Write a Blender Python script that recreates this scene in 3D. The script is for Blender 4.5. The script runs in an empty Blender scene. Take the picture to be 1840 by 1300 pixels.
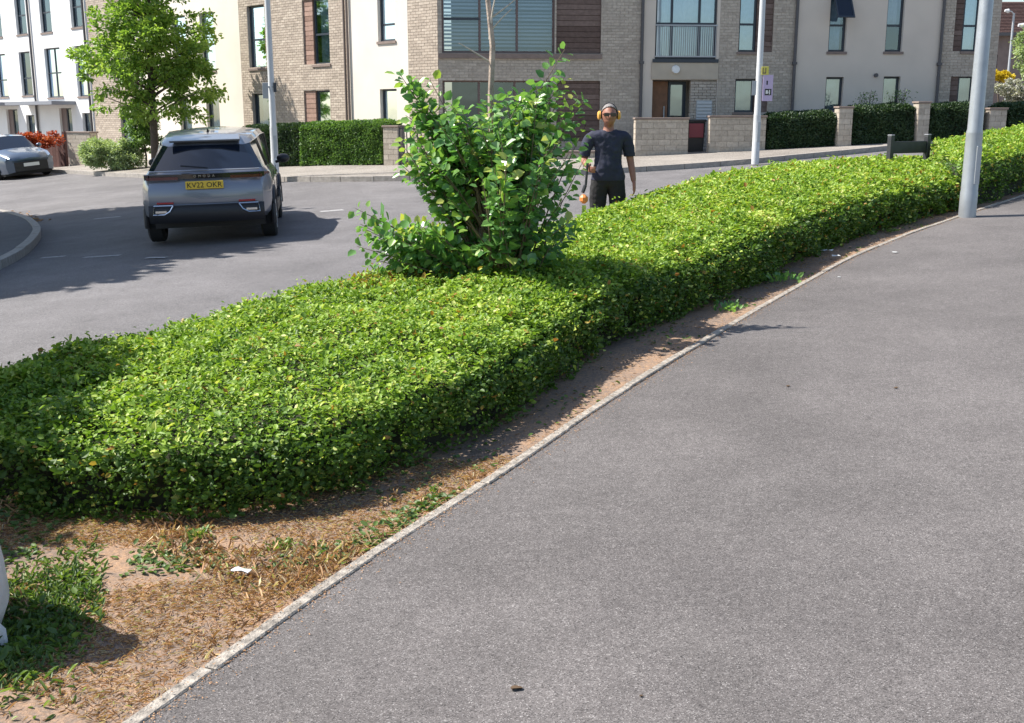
import bpy, bmesh, math, random
import numpy as np
from mathutils import Vector, Matrix, noise
from mathutils.bvhtree import BVHTree

random.seed(7); rng = np.random.default_rng(7)
sc = bpy.context.scene
C = sc.collection
PI = math.pi
R = math.radians

# ---------------------------------------------------------------- camera, sky, sun, exposure
cd = bpy.data.cameras.new('camera'); cam = bpy.data.objects.new('camera', cd); C.objects.link(cam)
cam.location = (0, 0, 1.65)
cam.rotation_euler = (R(90 - 12.64), 0, 0)
cd.sensor_width = 36; cd.lens = 38.56; cd.clip_start = 0.05; cd.clip_end = 1200
sc.camera = cam

SUN_EL = 50
w = bpy.data.worlds.new("World"); sc.world = w; w.use_nodes = True
nt = w.node_tree; nt.nodes.clear()
sky = nt.nodes.new('ShaderNodeTexSky'); sky.sky_type = 'NISHITA'; sky.sun_disc = False
sky.sun_elevation = R(SUN_EL); sky.sun_rotation = R(-82); sky.air_density = 1.1; sky.dust_density = 1.0
bg = nt.nodes.new('ShaderNodeBackground'); bg.inputs['Strength'].default_value = 0.105
wo = nt.nodes.new('ShaderNodeOutputWorld')
nt.links.new(sky.outputs[0], bg.inputs[0]); nt.links.new(bg.outputs[0], wo.inputs[0])
sl = bpy.data.lights.new('sun', 'SUN'); sl.energy = 5.0; sl.angle = R(0.55); sl.color = (1.0, 0.955, 0.88)
so = bpy.data.objects.new('sun', sl); C.objects.link(so)
so.rotation_euler = Vector((-math.cos(R(SUN_EL)) * math.cos(R(8)), math.cos(R(SUN_EL)) * math.sin(R(8)), math.sin(R(SUN_EL)))).to_track_quat('Z', 'Y').to_euler()
sc.view_settings.view_transform = 'Standard'; sc.view_settings.look = 'None'
sc.view_settings.gamma = 1; sc.view_settings.use_curve_mapping = False
sc.view_settings.exposure = 0.84
sc.render.engine = 'CYCLES'

# ---------------------------------------------------------------- ground height
def P(x, y):
    xx = min(max(x, -32), 22); yy = min(max(y, 0), 40)
    return .045 * xx + .0006 * yy * yy - .035 * max(0, -5 - xx)

# ---------------------------------------------------------------- materials
def newmat(name):
    m = bpy.data.materials.new(name); m.use_nodes = True
    n = m.node_tree.nodes; l = m.node_tree.links
    return m, n, l, n['Principled BSDF']

def simple(name, col, rough=.6, metal=0, spec=.5, var=.0, scale=8, bump=0, bscale=60, coat=0):
    m, n, l, b = newmat(name)
    b.inputs['Base Color'].default_value = (*col, 1); b.inputs['Roughness'].default_value = rough
    b.inputs['Metallic'].default_value = metal; b.inputs['Specular IOR Level'].default_value = spec
    b.inputs['Coat Weight'].default_value = coat
    tc = n.new('ShaderNodeTexCoord')
    if var:
        t = n.new('ShaderNodeTexNoise'); t.inputs['Scale'].default_value = scale; t.inputs['Detail'].default_value = 6
        r = n.new('ShaderNodeMapRange'); r.inputs[1].default_value = .3; r.inputs[2].default_value = .7
        r.inputs[3].default_value = 1 - var; r.inputs[4].default_value = 1 + var
        x = n.new('ShaderNodeVectorMath'); x.operation = 'SCALE'; x.inputs[0].default_value = col
        l.new(tc.outputs['Object'], t.inputs['Vector']); l.new(t.outputs[0], r.inputs[0])
        l.new(r.outputs[0], x.inputs['Scale']); l.new(x.outputs[0], b.inputs['Base Color'])
    if bump:
        t = n.new('ShaderNodeTexNoise'); t.inputs['Scale'].default_value = bscale; t.inputs['Detail'].default_value = 5
        bp = n.new('ShaderNodeBump'); bp.inputs['Strength'].default_value = bump; bp.inputs['Distance'].default_value = .01
        l.new(tc.outputs['Object'], t.inputs['Vector']); l.new(t.outputs[0], bp.inputs['Height']); l.new(bp.outputs[0], b.inputs['Normal'])
    return m

def asphalt(name, base, light, dark, fine=260, patch=.5, warm=(1, 1, 1), agg=.35):
    """aggregate: small light and dark stones, broad worn patches, fine bump"""
    m, n, l, b = newmat(name)
    tc = n.new('ShaderNodeTexCoord')
    def noi(s, d=4, r=.6):
        t = n.new('ShaderNodeTexNoise'); t.inputs['Scale'].default_value = s; t.inputs['Detail'].default_value = d
        t.inputs['Roughness'].default_value = r; l.new(tc.outputs['Object'], t.inputs['Vector']); return t
    v = n.new('ShaderNodeTexVoronoi'); v.inputs['Scale'].default_value = fine; l.new(tc.outputs['Object'], v.inputs['Vector'])
    sep = n.new('ShaderNodeSeparateColor'); l.new(v.outputs['Color'], sep.inputs[0])
    ramp = n.new('ShaderNodeValToRGB'); e = ramp.color_ramp.elements
    e[0].position = 0; e[0].color = (*dark, 1); e[1].position = 1; e[1].color = (*light, 1)
    a = e.new(.12); a.color = (*[c * .62 for c in base], 1); a = e.new(.3); a.color = (*[c * .92 for c in base], 1)
    a = e.new(.8); a.color = (*[c * 1.12 for c in base], 1); a = e.new(.95); a.color = (*[(c + d) * .5 for c, d in zip(base, light)], 1)
    l.new(sep.outputs[0], ramp.inputs[0])
    n1 = noi(.55, 5); n2 = noi(2.7, 6); n3 = noi(28, 4, .7)
    r1 = n.new('ShaderNodeMapRange'); r1.inputs[1].default_value = .35; r1.inputs[2].default_value = .65
    r1.inputs[3].default_value = 1 - .28 * patch; r1.inputs[4].default_value = 1 + .34 * patch; l.new(n1.outputs[0], r1.inputs[0])
    r2 = n.new('ShaderNodeMapRange'); r2.inputs[1].default_value = .3; r2.inputs[2].default_value = .7
    r2.inputs[3].default_value = 1 - .2 * patch; r2.inputs[4].default_value = 1 + .2 * patch; l.new(n2.outputs[0], r2.inputs[0])
    r3 = n.new('ShaderNodeMapRange'); r3.inputs[1].default_value = .35; r3.inputs[2].default_value = .65
    r3.inputs[3].default_value = .88; r3.inputs[4].default_value = 1.12; l.new(n3.outputs[0], r3.inputs[0])
    m1 = n.new('ShaderNodeMath'); m1.operation = 'MULTIPLY'; l.new(r1.outputs[0], m1.inputs[0]); l.new(r2.outputs[0], m1.inputs[1])
    m2 = n.new('ShaderNodeMath'); m2.operation = 'MULTIPLY'; l.new(m1.outputs[0], m2.inputs[0]); l.new(r3.outputs[0], m2.inputs[1])
    sc_ = n.new('ShaderNodeVectorMath'); sc_.operation = 'SCALE'; l.new(ramp.outputs[0], sc_.inputs[0]); l.new(m2.outputs[0], sc_.inputs['Scale'])
    l.new(sc_.outputs[0], b.inputs['Base Color'])
    b.inputs['Roughness'].default_value = .85; b.inputs['Specular IOR Level'].default_value = .3
    bp = n.new('ShaderNodeBump'); bp.inputs['Strength'].default_value = .5; bp.inputs['Distance'].default_value = .004
    l.new(v.outputs['Distance'], bp.inputs['Height']); l.new(bp.outputs[0], b.inputs['Normal'])
    return m

def leafmat(name, stops, rough=.42, trans=.3, spec=.5):
    """colour from the per-leaf 'tone' attribute"""
    m, n, l, b = newmat(name)
    at = n.new('ShaderNodeAttribute'); at.attribute_name = 'tone'
    ramp = n.new('ShaderNodeValToRGB'); e = ramp.color_ramp.elements
    e[0].position = stops[0][0]; e[0].color = (*stops[0][1], 1); e[1].position = stops[-1][0]; e[1].color = (*stops[-1][1], 1)
    for p, c in stops[1:-1]:
        a = e.new(p); a.color = (*c, 1)
    l.new(at.outputs['Fac'], ramp.inputs[0]); l.new(ramp.outputs[0], b.inputs['Base Color'])
    b.inputs['Roughness'].default_value = rough; b.inputs['Specular IOR Level'].default_value = spec
    tr = n.new('ShaderNodeBsdfTranslucent')
    g = n.new('ShaderNodeVectorMath'); g.operation = 'MULTIPLY'; g.inputs[1].default_value = (1.5, 1.55, .7)
    l.new(ramp.outputs[0], g.inputs[0]); l.new(g.outputs[0], tr.inputs[0])
    mx = n.new('ShaderNodeMixShader'); mx.inputs[0].default_value = trans
    l.new(b.outputs[0], mx.inputs[1]); l.new(tr.outputs[0], mx.inputs[2])
    l.new(mx.outputs[0], n['Material Output'].inputs[0])
    return m

def tonemat(name, a, c, rough=.85, bump=.3, mid=None):
    m, n, l, b = newmat(name)
    at = n.new('ShaderNodeAttribute'); at.attribute_name = 'tone'
    ramp = n.new('ShaderNodeValToRGB'); e = ramp.color_ramp.elements
    e[0].color = (*a, 1); e[1].color = (*c, 1)
    if mid: k = e.new(.5); k.color = (*mid, 1)
    l.new(at.outputs['Fac'], ramp.inputs[0])
    tc = n.new('ShaderNodeTexCoord'); t = n.new('ShaderNodeTexNoise'); t.inputs['Scale'].default_value = 14; t.inputs['Detail'].default_value = 6
    l.new(tc.outputs['Object'], t.inputs['Vector'])
    r = n.new('ShaderNodeMapRange'); r.inputs[1].default_value = .3; r.inputs[2].default_value = .7; r.inputs[3].default_value = .85; r.inputs[4].default_value = 1.15
    l.new(t.outputs[0], r.inputs[0]); x = n.new('ShaderNodeVectorMath'); x.operation = 'SCALE'
    l.new(ramp.outputs[0], x.inputs[0]); l.new(r.outputs[0], x.inputs['Scale']); l.new(x.outputs[0], b.inputs['Base Color'])
    b.inputs['Roughness'].default_value = rough; b.inputs['Specular IOR Level'].default_value = .25
    bp = n.new('ShaderNodeBump'); bp.inputs['Strength'].default_value = bump; bp.inputs['Distance'].default_value = .006
    l.new(t.outputs[0], bp.inputs['Height']); l.new(bp.outputs[0], b.inputs['Normal'])
    return m

def glassmat(name, refl=.3, tint=(.75, .8, .82)):
    m, n, l, b = newmat(name); n.remove(b)
    g = n.new('ShaderNodeBsdfGlossy'); g.inputs['Roughness'].default_value = .04; g.inputs[0].default_value = (.66, .84, 1, 1)
    t = n.new('ShaderNodeBsdfTransparent'); t.inputs[0].default_value = (*tint, 1)
    tc = n.new('ShaderNodeTexCoord'); no = n.new('ShaderNodeTexNoise'); no.inputs['Scale'].default_value = 1.3
    bp = n.new('ShaderNodeBump'); bp.inputs['Strength'].default_value = .06; bp.inputs['Distance'].default_value = .05
    l.new(tc.outputs['Object'], no.inputs['Vector']); l.new(no.outputs[0], bp.inputs['Height']); l.new(bp.outputs[0], g.inputs['Normal'])
    f = n.new('ShaderNodeFresnel'); f.inputs[0].default_value = 1.5
    a = n.new('ShaderNodeMath'); a.operation = 'ADD'; a.inputs[1].default_value = refl; a.use_clamp = True; l.new(f.outputs[0], a.inputs[0])
    mx = n.new('ShaderNodeMixShader'); l.new(a.outputs[0], mx.inputs[0]); l.new(t.outputs[0], mx.inputs[1]); l.new(g.outputs[0], mx.inputs[2])
    l.new(mx.outputs[0], n['Material Output'].inputs[0])
    return m

def groundmat():
    m, n, l, b = newmat('verge_soil')
    tc = n.new('ShaderNodeTexCoord')
    def noi(s, d=6, r=.6, off=0):
        mp = n.new('ShaderNodeMapping'); mp.inputs['Location'].default_value = (off, off, 0); l.new(tc.outputs['Object'], mp.inputs[0])
        t = n.new('ShaderNodeTexNoise'); t.inputs['Scale'].default_value = s; t.inputs['Detail'].default_value = d
        t.inputs['Roughness'].default_value = r; l.new(mp.outputs[0], t.inputs['Vector']); return t
    a = noi(1.6, 8, .7); c = noi(38, 5, .75, 3); d = noi(120, 3, .7, 5)
    ramp = n.new('ShaderNodeValToRGB'); e = ramp.color_ramp.elements
    e[0].position = .3; e[0].color = (.13, .10, .08, 1); e[1].position = .75; e[1].color = (.45, .27, .16, 1)
    k = e.new(.48); k.color = (.22, .165, .13, 1); k = e.new(.6); k.color = (.35, .225, .145, 1)
    s = n.new('ShaderNodeMath'); s.operation = 'MULTIPLY_ADD'; s.inputs[1].default_value = .55
    l.new(c.outputs[0], s.inputs[0])
    s2 = n.new('ShaderNodeMath'); s2.operation = 'MULTIPLY'; s2.inputs[1].default_value = .5; l.new(a.outputs[0], s2.inputs[0])
    l.new(s2.outputs[0], s.inputs[2]); l.new(s.outputs[0], ramp.inputs[0])
    r = n.new('ShaderNodeMapRange'); r.inputs[1].default_value = .3; r.inputs[2].default_value = .7; r.inputs[3].default_value = .72; r.inputs[4].default_value = 1.3
    l.new(d.outputs[0], r.inputs[0]); x = n.new('ShaderNodeVectorMath'); x.operation = 'SCALE'
    l.new(ramp.outputs[0], x.inputs[0]); l.new(r.outputs[0], x.inputs['Scale']); l.new(x.outputs[0], b.inputs['Base Color'])
    b.inputs['Roughness'].default_value = .95; b.inputs['Specular IOR Level'].default_value = .15
    bp = n.new('ShaderNodeBump'); bp.inputs['Strength'].default_value = .8; bp.inputs['Distance'].default_value = .012
    l.new(c.outputs[0], bp.inputs['Height']); l.new(bp.outputs[0], b.inputs['Normal'])
    return m

M = {}
M['path'] = asphalt('pavement_asphalt', (.124, .112, .108), (.31, .29, .28), (.04, .037, .036), 300, .5)
M['road'] = asphalt('road_asphalt', (.150, .141, .143), (.30, .29, .29), (.06, .057, .057), 200, .5)
M['farpath'] = asphalt('far_pavement', (.27, .24, .21), (.42, .4, .38), (.1, .1, .1), 110, .5)
M['leftpath'] = asphalt('left_pavement', (.10, .10, .11), (.26, .26, .26), (.03, .03, .03), 150, .4)
M['edging'] = simple('edging_concrete', (.31, .275, .235), .9, var=.5, scale=30, bump=.8, bscale=120)
M['kerb'] = simple('kerb_concrete', (.33, .30, .27), .9, var=.2, scale=12, bump=.5)
M['soil'] = groundmat()
M['ground'] = simple('far_ground', (.12, .12, .09), .95, var=.3, scale=.5)
M['paint'] = simple('road_paint', (.32, .31, .31), .8, var=.5, scale=30)
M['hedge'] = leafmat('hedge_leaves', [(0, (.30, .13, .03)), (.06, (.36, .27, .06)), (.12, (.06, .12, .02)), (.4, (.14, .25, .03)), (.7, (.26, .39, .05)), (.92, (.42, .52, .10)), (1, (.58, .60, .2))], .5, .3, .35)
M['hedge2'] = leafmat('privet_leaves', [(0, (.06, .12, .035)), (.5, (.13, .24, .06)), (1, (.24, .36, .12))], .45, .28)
M['hedged'] = leafmat('dark_hedge_leaves', [(0, (.02, .045, .02)), (.5, (.045, .085, .035)), (1, (.09, .14, .055))], .5, .2)  # dark green leaves; on the right-hand hedges the dark colour deepens their shade
M['shrub'] = leafmat('sapling_leaves', [(0, (.05, .14, .045)), (.4, (.12, .27, .08)), (.75, (.22, .39, .11)), (.92, (.32, .45, .09)), (1, (.44, .46, .12))], .3, .35, .7)
M['tree'] = leafmat('tree_leaves', [(0, (.09, .17, .04)), (.5, (.22, .35, .07)), (1, (.36, .46, .12))], .45, .42)
M['pale'] = leafmat('pale_bush_leaves', [(0, (.20, .28, .13)), (.5, (.35, .44, .24)), (1, (.5, .56, .38))], .5, .3)
M['redleaf'] = leafmat('red_leaves', [(0, (.22, .04, .02)), (.5, (.45, .08, .035)), (1, (.5, .17, .07))], .5, .25)
M['yellow'] = leafmat('yellow_flowers', [(0, (.5, .36, .02)), (1, (.75, .6, .05))], .6, .2)
M['blossom'] = leafmat('white_blossom', [(0, (.16, .18, .12)), (.35, (.4, .4, .38)), (1, (.7, .68, .66))], .6, .2)
M['straw'] = leafmat('dry_straw', [(0, (.24, .14, .08)), (.4, (.50, .29, .16)), (.75, (.60, .42, .25)), (.93, (.68, .58, .40)), (1, (.42, .46, .14))], .8, .15, .2)
M['weed'] = leafmat('weed_leaves', [(0, (.06, .11, .03)), (.5, (.12, .20, .04)), (1, (.26, .33, .07))], .5, .3)
M['core'] = simple('hedge_core', (.028, .030, .015), .95, var=.4, scale=20)
M['bark'] = simple('pale_bark', (.38, .30, .245), .85, var=.3, scale=18, bump=.6, bscale=60)
M['twig'] = simple('dead_twig', (.50, .44, .38), .85, var=.2)
M['stem'] = simple('sucker_stem', (.17, .125, .085), .85, var=.3, scale=10)
M['darkbark'] = simple('dark_bark', (.085, .065, .05), .9, var=.3, scale=10, bump=.6)
M['brick'] = tonemat('buff_brick', (.36, .30, .245), (.56, .48, .395), .9, .4, (.46, .385, .315))
M['brickR'] = tonemat('shaded_buff_brick', (.40, .345, .29), (.54, .475, .40), .9, .4, (.47, .41, .345))  # right wing's buff brick, greyer tint of its shade put into the colour
M['block'] = tonemat('buff_block', (.38, .33, .275), (.50, .44, .37), .9, .3, (.44, .385, .32))
M['mortar'] = simple('mortar', (.42, .365, .31), .95, var=.1)
M['cream'] = simple('cream_render', (.74, .67, .59), .9, var=.05, scale=1.2, bump=.15, bscale=40)
M['creamR'] = simple('shaded_cream_render', (.66, .58, .50), .9, var=.05, scale=1.2, bump=.15, bscale=40)  # right wing's cream render again, its shade painted in as a darker colour
M['lintel'] = simple('stone_lintel', (.50, .43, .34), .9, var=.08, scale=3)
M['white'] = simple('white_render', (.80, .79, .78), .9, var=.04, scale=1)
M['frame'] = simple('dark_window_frame', (.035, .045, .06), .45)
M['framebr'] = simple('brown_frame', (.16, .11, .10), .6)
M['glass'] = glassmat('window_glass', .34)
M['glassd'] = glassmat('window_glass_clear', .14, (.6, .65, .7))
M['room'] = simple('room_interior', (.06, .06, .07), .9)
M['curtain'] = simple('curtain_cloth', (.48, .62, .72), .9, var=.12, scale=9)
M['curtainw'] = simple('white_net_curtain', (.78, .80, .80), .9, var=.06, scale=9)
M['curtaing'] = simple('green_net_curtain', (.42, .50, .52), .9, var=.06, scale=9)
M['slat'] = simple('blind_slat', (.42, .50, .55), .7)
M['sill'] = simple('stone_sill', (.24, .185, .16), .9, var=.12)
M['timber'] = tonemat('timber_cladding', (.115, .078, .066), (.20, .145, .125), .8, .4)
M['timberl'] = tonemat('light_timber_cladding', (.25, .155, .12), (.38, .25, .2), .8, .4)
M['door'] = simple('wooden_door', (.22, .105, .055), .6, var=.2, scale=6)
M['pipe'] = simple('downpipe_plastic', (.09, .085, .09), .5)
M['pipebr'] = simple('brown_downpipe', (.20, .155, .13), .6)
M['roof'] = tonemat('clay_roof_tile', (.14, .085, .075), (.24, .16, .14), .9, .3)
M['canopy'] = simple('canopy_lead', (.22, .23, .26), .6)
M['galv'] = simple('galvanised_steel', (.36, .38, .40), .42, metal=.45, var=.09, scale=7, bump=.1, bscale=25)
M['galvd'] = simple('painted_grey_steel', (.40, .42, .44), .5, metal=.2, var=.05)
M['black'] = simple('black_timber_post', (.035, .036, .042), .55, var=.2)
M['postcap'] = simple('weathered_post_top', (.2, .2, .22), .7)
M['carpaint'] = simple('grey_metallic_paint', (.21, .22, .26), .32, metal=.45, coat=.9)
M['carroof'] = simple('silver_grey_roof_paint', (.24, .24, .25), .35, metal=.4, coat=.8)
M['car2'] = simple('silver_blue_paint', (.09, .12, .17), .3, metal=.4, coat=.8)
M['carblack'] = simple('black_bumper_plastic', (.018, .018, .022), .5)
M['gloss'] = simple('gloss_black', (.01, .01, .013), .12, coat=.6)
M['carglass'] = simple('car_glass', (.008, .012, .022), .08, spec=.5, coat=.25)
M['taillight'] = simple('red_lamp_glass', (.085, .008, .012), .15, coat=.8)
M['redref'] = simple('red_reflector', (.4, .03, .03), .25)
M['chrome'] = simple('chrome', (.7, .72, .75), .18, metal=1)
M['tyre'] = simple('tyre_rubber', (.02, .02, .021), .85)
M['rim'] = simple('alloy_rim', (.45, .46, .48), .35, metal=.8)
M['plate'] = simple('yellow_number_plate', (.75, .50, .05), .5)
M['platew'] = simple('white_number_plate', (.75, .75, .72), .5)
M['ink'] = simple('black_ink', (.01, .01, .01), .5)
M['lamp'] = simple('clear_lamp_glass', (.3, .32, .35), .15, coat=.5)
M['skin'] = simple('tanned_skin', (.30, .13, .085), .55, var=.1, scale=20)
M['tee'] = simple('navy_tee', (.022, .025, .048), .85, var=.25, scale=9, bump=.5, bscale=18)
M['trouser'] = simple('black_trousers', (.014, .013, .014), .85, var=.2, bump=.4, bscale=14)
M['hair'] = simple('grey_hair', (.25, .23, .22), .8, var=.4, scale=60, bump=.8, bscale=160)
M['yelmuff'] = simple('yellow_ear_cup', (.75, .38, .08), .5)
M['orange'] = simple('orange_plastic', (.72, .24, .06), .45)
M['boot'] = simple('black_boot', (.02, .018, .016), .6)
M['sack'] = simple('white_woven_sack', (.62, .59, .58), .75, var=.08, scale=12, bump=.5, bscale=30)
M['bluetrim'] = simple('blue_white_tape', (.30, .42, .60), .6)
M['pole_white'] = simple('white_painted_steel', (.56, .57, .58), .45, var=.05, scale=4)
M['purple'] = simple('lilac_sign_face', (.52, .42, .60), .5)
M['yelsign'] = simple('yellow_sign_face', (.62, .56, .10), .5)
M['redbin'] = simple('red_plastic', (.20, .03, .045), .5)
M['darkwood'] = tonemat('dark_fence_wood', (.09, .05, .05), (.19, .11, .10), .8, .4)
M['litter'] = simple('pale_paper_litter', (.7, .7, .68), .8)
M['deadleaf'] = simple('brown_fallen_leaf', (.10, .06, .03), .8)

# ---------------------------------------------------------------- mesh helpers
class MB:
    def __init__(s): s.v = []; s.f = []; s.t = []
    def add(s, vs, fs, tone=None):
        o = len(s.v); s.v += [tuple(v) for v in vs]; s.f += [tuple(i + o for i in f) for f in fs]
        s.t += [tone if tone is not None else .5] * len(vs); return s
    def box(s, x0, x1, y0, y1, z0, z1, tone=None, mat=None):
        vs = [(x, y, z) for z in (z0, z1) for y in (y0, y1) for x in (x0, x1)]
        if mat is not None: vs = [mat @ Vector(v) for v in vs]
        return s.add(vs, [(0, 2, 3, 1), (4, 5, 7, 6), (0, 1, 5, 4), (2, 6, 7, 3), (0, 4, 6, 2), (1, 3, 7, 5)], tone)
    def quad(s, a, b, c, d, tone=None): return s.add([a, b, c, d], [(0, 1, 2, 3)], tone)
    def tube(s, pts, rad, n=8, cap=True, tone=None):
        pts = [Vector(p) for p in pts]
        if not hasattr(rad, '__len__'): rad = [rad] * len(pts)
        vs = []; fs = []
        for i, p in enumerate(pts):
            d = (pts[min(i + 1, len(pts) - 1)] - pts[max(i - 1, 0)]).normalized()
            up = Vector((0, 0, 1)) if abs(d.z) < .9 else Vector((1, 0, 0))
            a = d.cross(up).normalized(); b = d.cross(a).normalized()
            for k in range(n):
                t = 2 * PI * k / n; vs.append(p + (a * math.cos(t) + b * math.sin(t)) * rad[i])
        for i in range(len(pts) - 1):
            for k in range(n):
                k2 = (k + 1) % n; fs.append((i * n + k, i * n + k2, (i + 1) * n + k2, (i + 1) * n + k))
        if cap:
            fs.append(tuple(range(n))[::-1]); fs.append(tuple((len(pts) - 1) * n + k for k in range(n)))
        return s.add(vs, fs, tone)
    def build(s, name, mat, parent=None, smooth=False, loc=None, rz=None, bevel=0):
        me = bpy.data.meshes.new(name); me.from_pydata(s.v, [], s.f)
        if any(t != .5 for t in s.t):
            a = me.attributes.new('tone', 'FLOAT', 'POINT'); a.data.foreach_set('value', s.t)
        me.validate()
        o = bpy.data.objects.new(name, me); C.objects.link(o); me.materials.append(mat)
        bm = bmesh.new(); bm.from_mesh(me); bmesh.ops.recalc_face_normals(bm, faces=bm.faces)
        if bevel: bmesh.ops.bevel(bm, geom=list(bm.edges), offset=bevel, segments=1, affect='EDGES')
        bm.to_mesh(me); bm.free()
        if smooth:
            me.polygons.foreach_set('use_smooth', [True] * len(me.polygons))
            try: me.set_sharp_from_angle(angle=R(40))
            except Exception: pass
        if parent: o.parent = parent
        if loc: o.location = loc
        if rz is not None: o.rotation_euler.z = rz
        return o

def thing(name, label, cat, loc=(0, 0, 0), rz=0, group=None):
    o = bpy.data.objects.new(name, None); C.objects.link(o); o.location = loc; o.rotation_euler = (0, 0, rz)
    o.empty_display_size = .2
    o['label'] = label; o['category'] = cat
    if group: o['group'] = group
    return o
def tag(o, label, cat, group=None):
    o['label'] = label; o['category'] = cat
    if group: o['group'] = group
    return o
def struct(o): o['kind'] = 'structure'; return o
def stuff(o): o['kind'] = 'stuff'; return o
def at_matrix(loc, rz=0): return Matrix.Translation(loc) @ Matrix.Rotation(rz, 4, 'Z')

def np_mesh(name, verts, faces, mat, tone=None, parent=None, smooth=False):
    """faces: (N,k) int array"""
    me = bpy.data.meshes.new(name)
    nv = len(verts); nf, k = faces.shape
    me.vertices.add(nv); me.vertices.foreach_set('co', np.asarray(verts, np.float32).ravel())
    me.loops.add(nf * k); me.loops.foreach_set('vertex_index', faces.astype(np.int32).ravel())
    me.polygons.add(nf); me.polygons.foreach_set('loop_start', np.arange(0, nf * k, k, dtype=np.int32))
    try: me.polygons.foreach_set('loop_total', np.full(nf, k, np.int32))
    except Exception: pass
    if smooth: me.polygons.foreach_set('use_smooth', np.ones(nf, bool))
    me.update(calc_edges=True)
    if tone is not None:
        a = me.attributes.new('tone', 'FLOAT', 'POINT'); a.data.foreach_set('value', np.asarray(tone, np.float32))
    me.materials.append(mat)
    o = bpy.data.objects.new(name, me); C.objects.link(o)
    if parent: o.parent = parent
    return o

def norm(a): return a / np.maximum(np.linalg.norm(a, axis=1, keepdims=True), 1e-9)

LEAF = np.array([[0, 0, 0], [.30, .5, .10], [.72, .38, .08], [1, 0, -.10], [.72, -.38, .08], [.30, -.5, .10]])  # along, side, up
def leaf_cloud(name, pos, dirs, nrm, length, width, tone, mat, parent=None):
    pos = np.asarray(pos); N = len(pos)
    d = norm(np.asarray(dirs)); s = norm(np.cross(nrm, d)); u = np.cross(d, s)
    L = np.broadcast_to(length, (N,))[:, None]; W = np.broadcast_to(width, (N,))[:, None]
    V = np.stack([pos + d * L * a + s * W * b + u * L * c for a, b, c in LEAF], axis=1).reshape(-1, 3)
    b = np.arange(N)[:, None] * 6
    F = np.concatenate([b + np.array([[0, 3, 2, 1]]), b + np.array([[0, 5, 4, 3]])], axis=0)
    T = np.repeat(np.clip(tone, 0, 1), 6)
    return np_mesh(name, V, F, mat, T, parent)

_leafvar = {}
def leaf_objects(parent, pos, dirs, nrm, length, tone, mat, wr=.6):
    """single leaves as their own objects sharing a few meshes"""
    key = mat.name
    if key not in _leafvar:
        vs = []
        for t in np.linspace(.15, .98, 8):
            me = bpy.data.meshes.new('leaf')
            me.from_pydata([(a, b * wr, c) for a, b, c in LEAF], [], [(0, 3, 2, 1), (0, 5, 4, 3)])
            at = me.attributes.new('tone', 'FLOAT', 'POINT'); at.data.foreach_set('value', [float(t)] * 6)
            me.materials.append(mat); vs.append(me)
        _leafvar[key] = vs
    d = norm(np.asarray(dirs)); s = norm(np.cross(nrm, d)); u = np.cross(d, s)
    for i in range(len(pos)):
        me = _leafvar[key][min(7, max(0, int((tone[i] - .15) / .83 * 8)))]
        o = bpy.data.objects.new('leaf', me); C.objects.link(o); o.parent = parent
        L = float(length[i]); m = Matrix.Identity(4)
        for r in range(3):
            m[r][0] = d[i][r] * L; m[r][1] = s[i][r] * L; m[r][2] = u[i][r] * L; m[r][3] = pos[i][r]
        o.matrix_local = m

def interp(pts, n):
    """resample polyline by arclength"""
    p = np.array(pts, float); s = np.r_[0, np.cumsum(np.linalg.norm(np.diff(p, axis=0), axis=1))]
    t = np.linspace(0, s[-1], n); return np.stack([np.interp(t, s, p[:, k]) for k in range(p.shape[1])], 1)
def smooth_line(pts, n, it=6):
    p = interp(pts, n)
    for _ in range(it):
        q = p.copy(); q[1:-1] = (p[:-2] + 2 * p[1:-1] + p[2:]) / 4; p = q
    return p

def strip(name, A, B, off, mat, nx=12, bump=0):
    """sheet between two matching polylines, draped on P"""
    n = len(A); vs = []
    for i in range(n):
        for k in range(nx + 1):
            t = k / nx; x = A[i][0] * (1 - t) + B[i][0] * t; y = A[i][1] * (1 - t) + B[i][1] * t
            z = P(x, y) + off
            if bump and 0 < k < nx: z += bump * (noise.noise((x * 2.3, y * 2.3, 0)) + .5 * noise.noise((x * 7, y * 7, 3)))
            vs.append((x, y, z))
    fs = [(i * (nx + 1) + k, i * (nx + 1) + k + 1, (i + 1) * (nx + 1) + k + 1, (i + 1) * (nx + 1) + k) for i in range(n - 1) for k in range(nx)]
    o = np_mesh(name, np.array(vs), np.array(fs), mat, None, None, True)
    return o

# ---------------------------------------------------------------- ground, roads, pavements
ys = np.linspace(-12, 110, 62); 
g_l = [(-120, y) for y in ys]; g_r = [(120, y) for y in ys]
struct(strip('ground', [(-600, y) for y in np.linspace(-300, 900, 60)], [(600, y) for y in np.linspace(-300, 900, 60)], -.32, M['ground'], 60))
struct(strip('road', [(-80, y) for y in np.linspace(-14, 62, 77)], [(80, y) for y in np.linspace(-14, 62, 77)], -.12, M['road'], 120))

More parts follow.
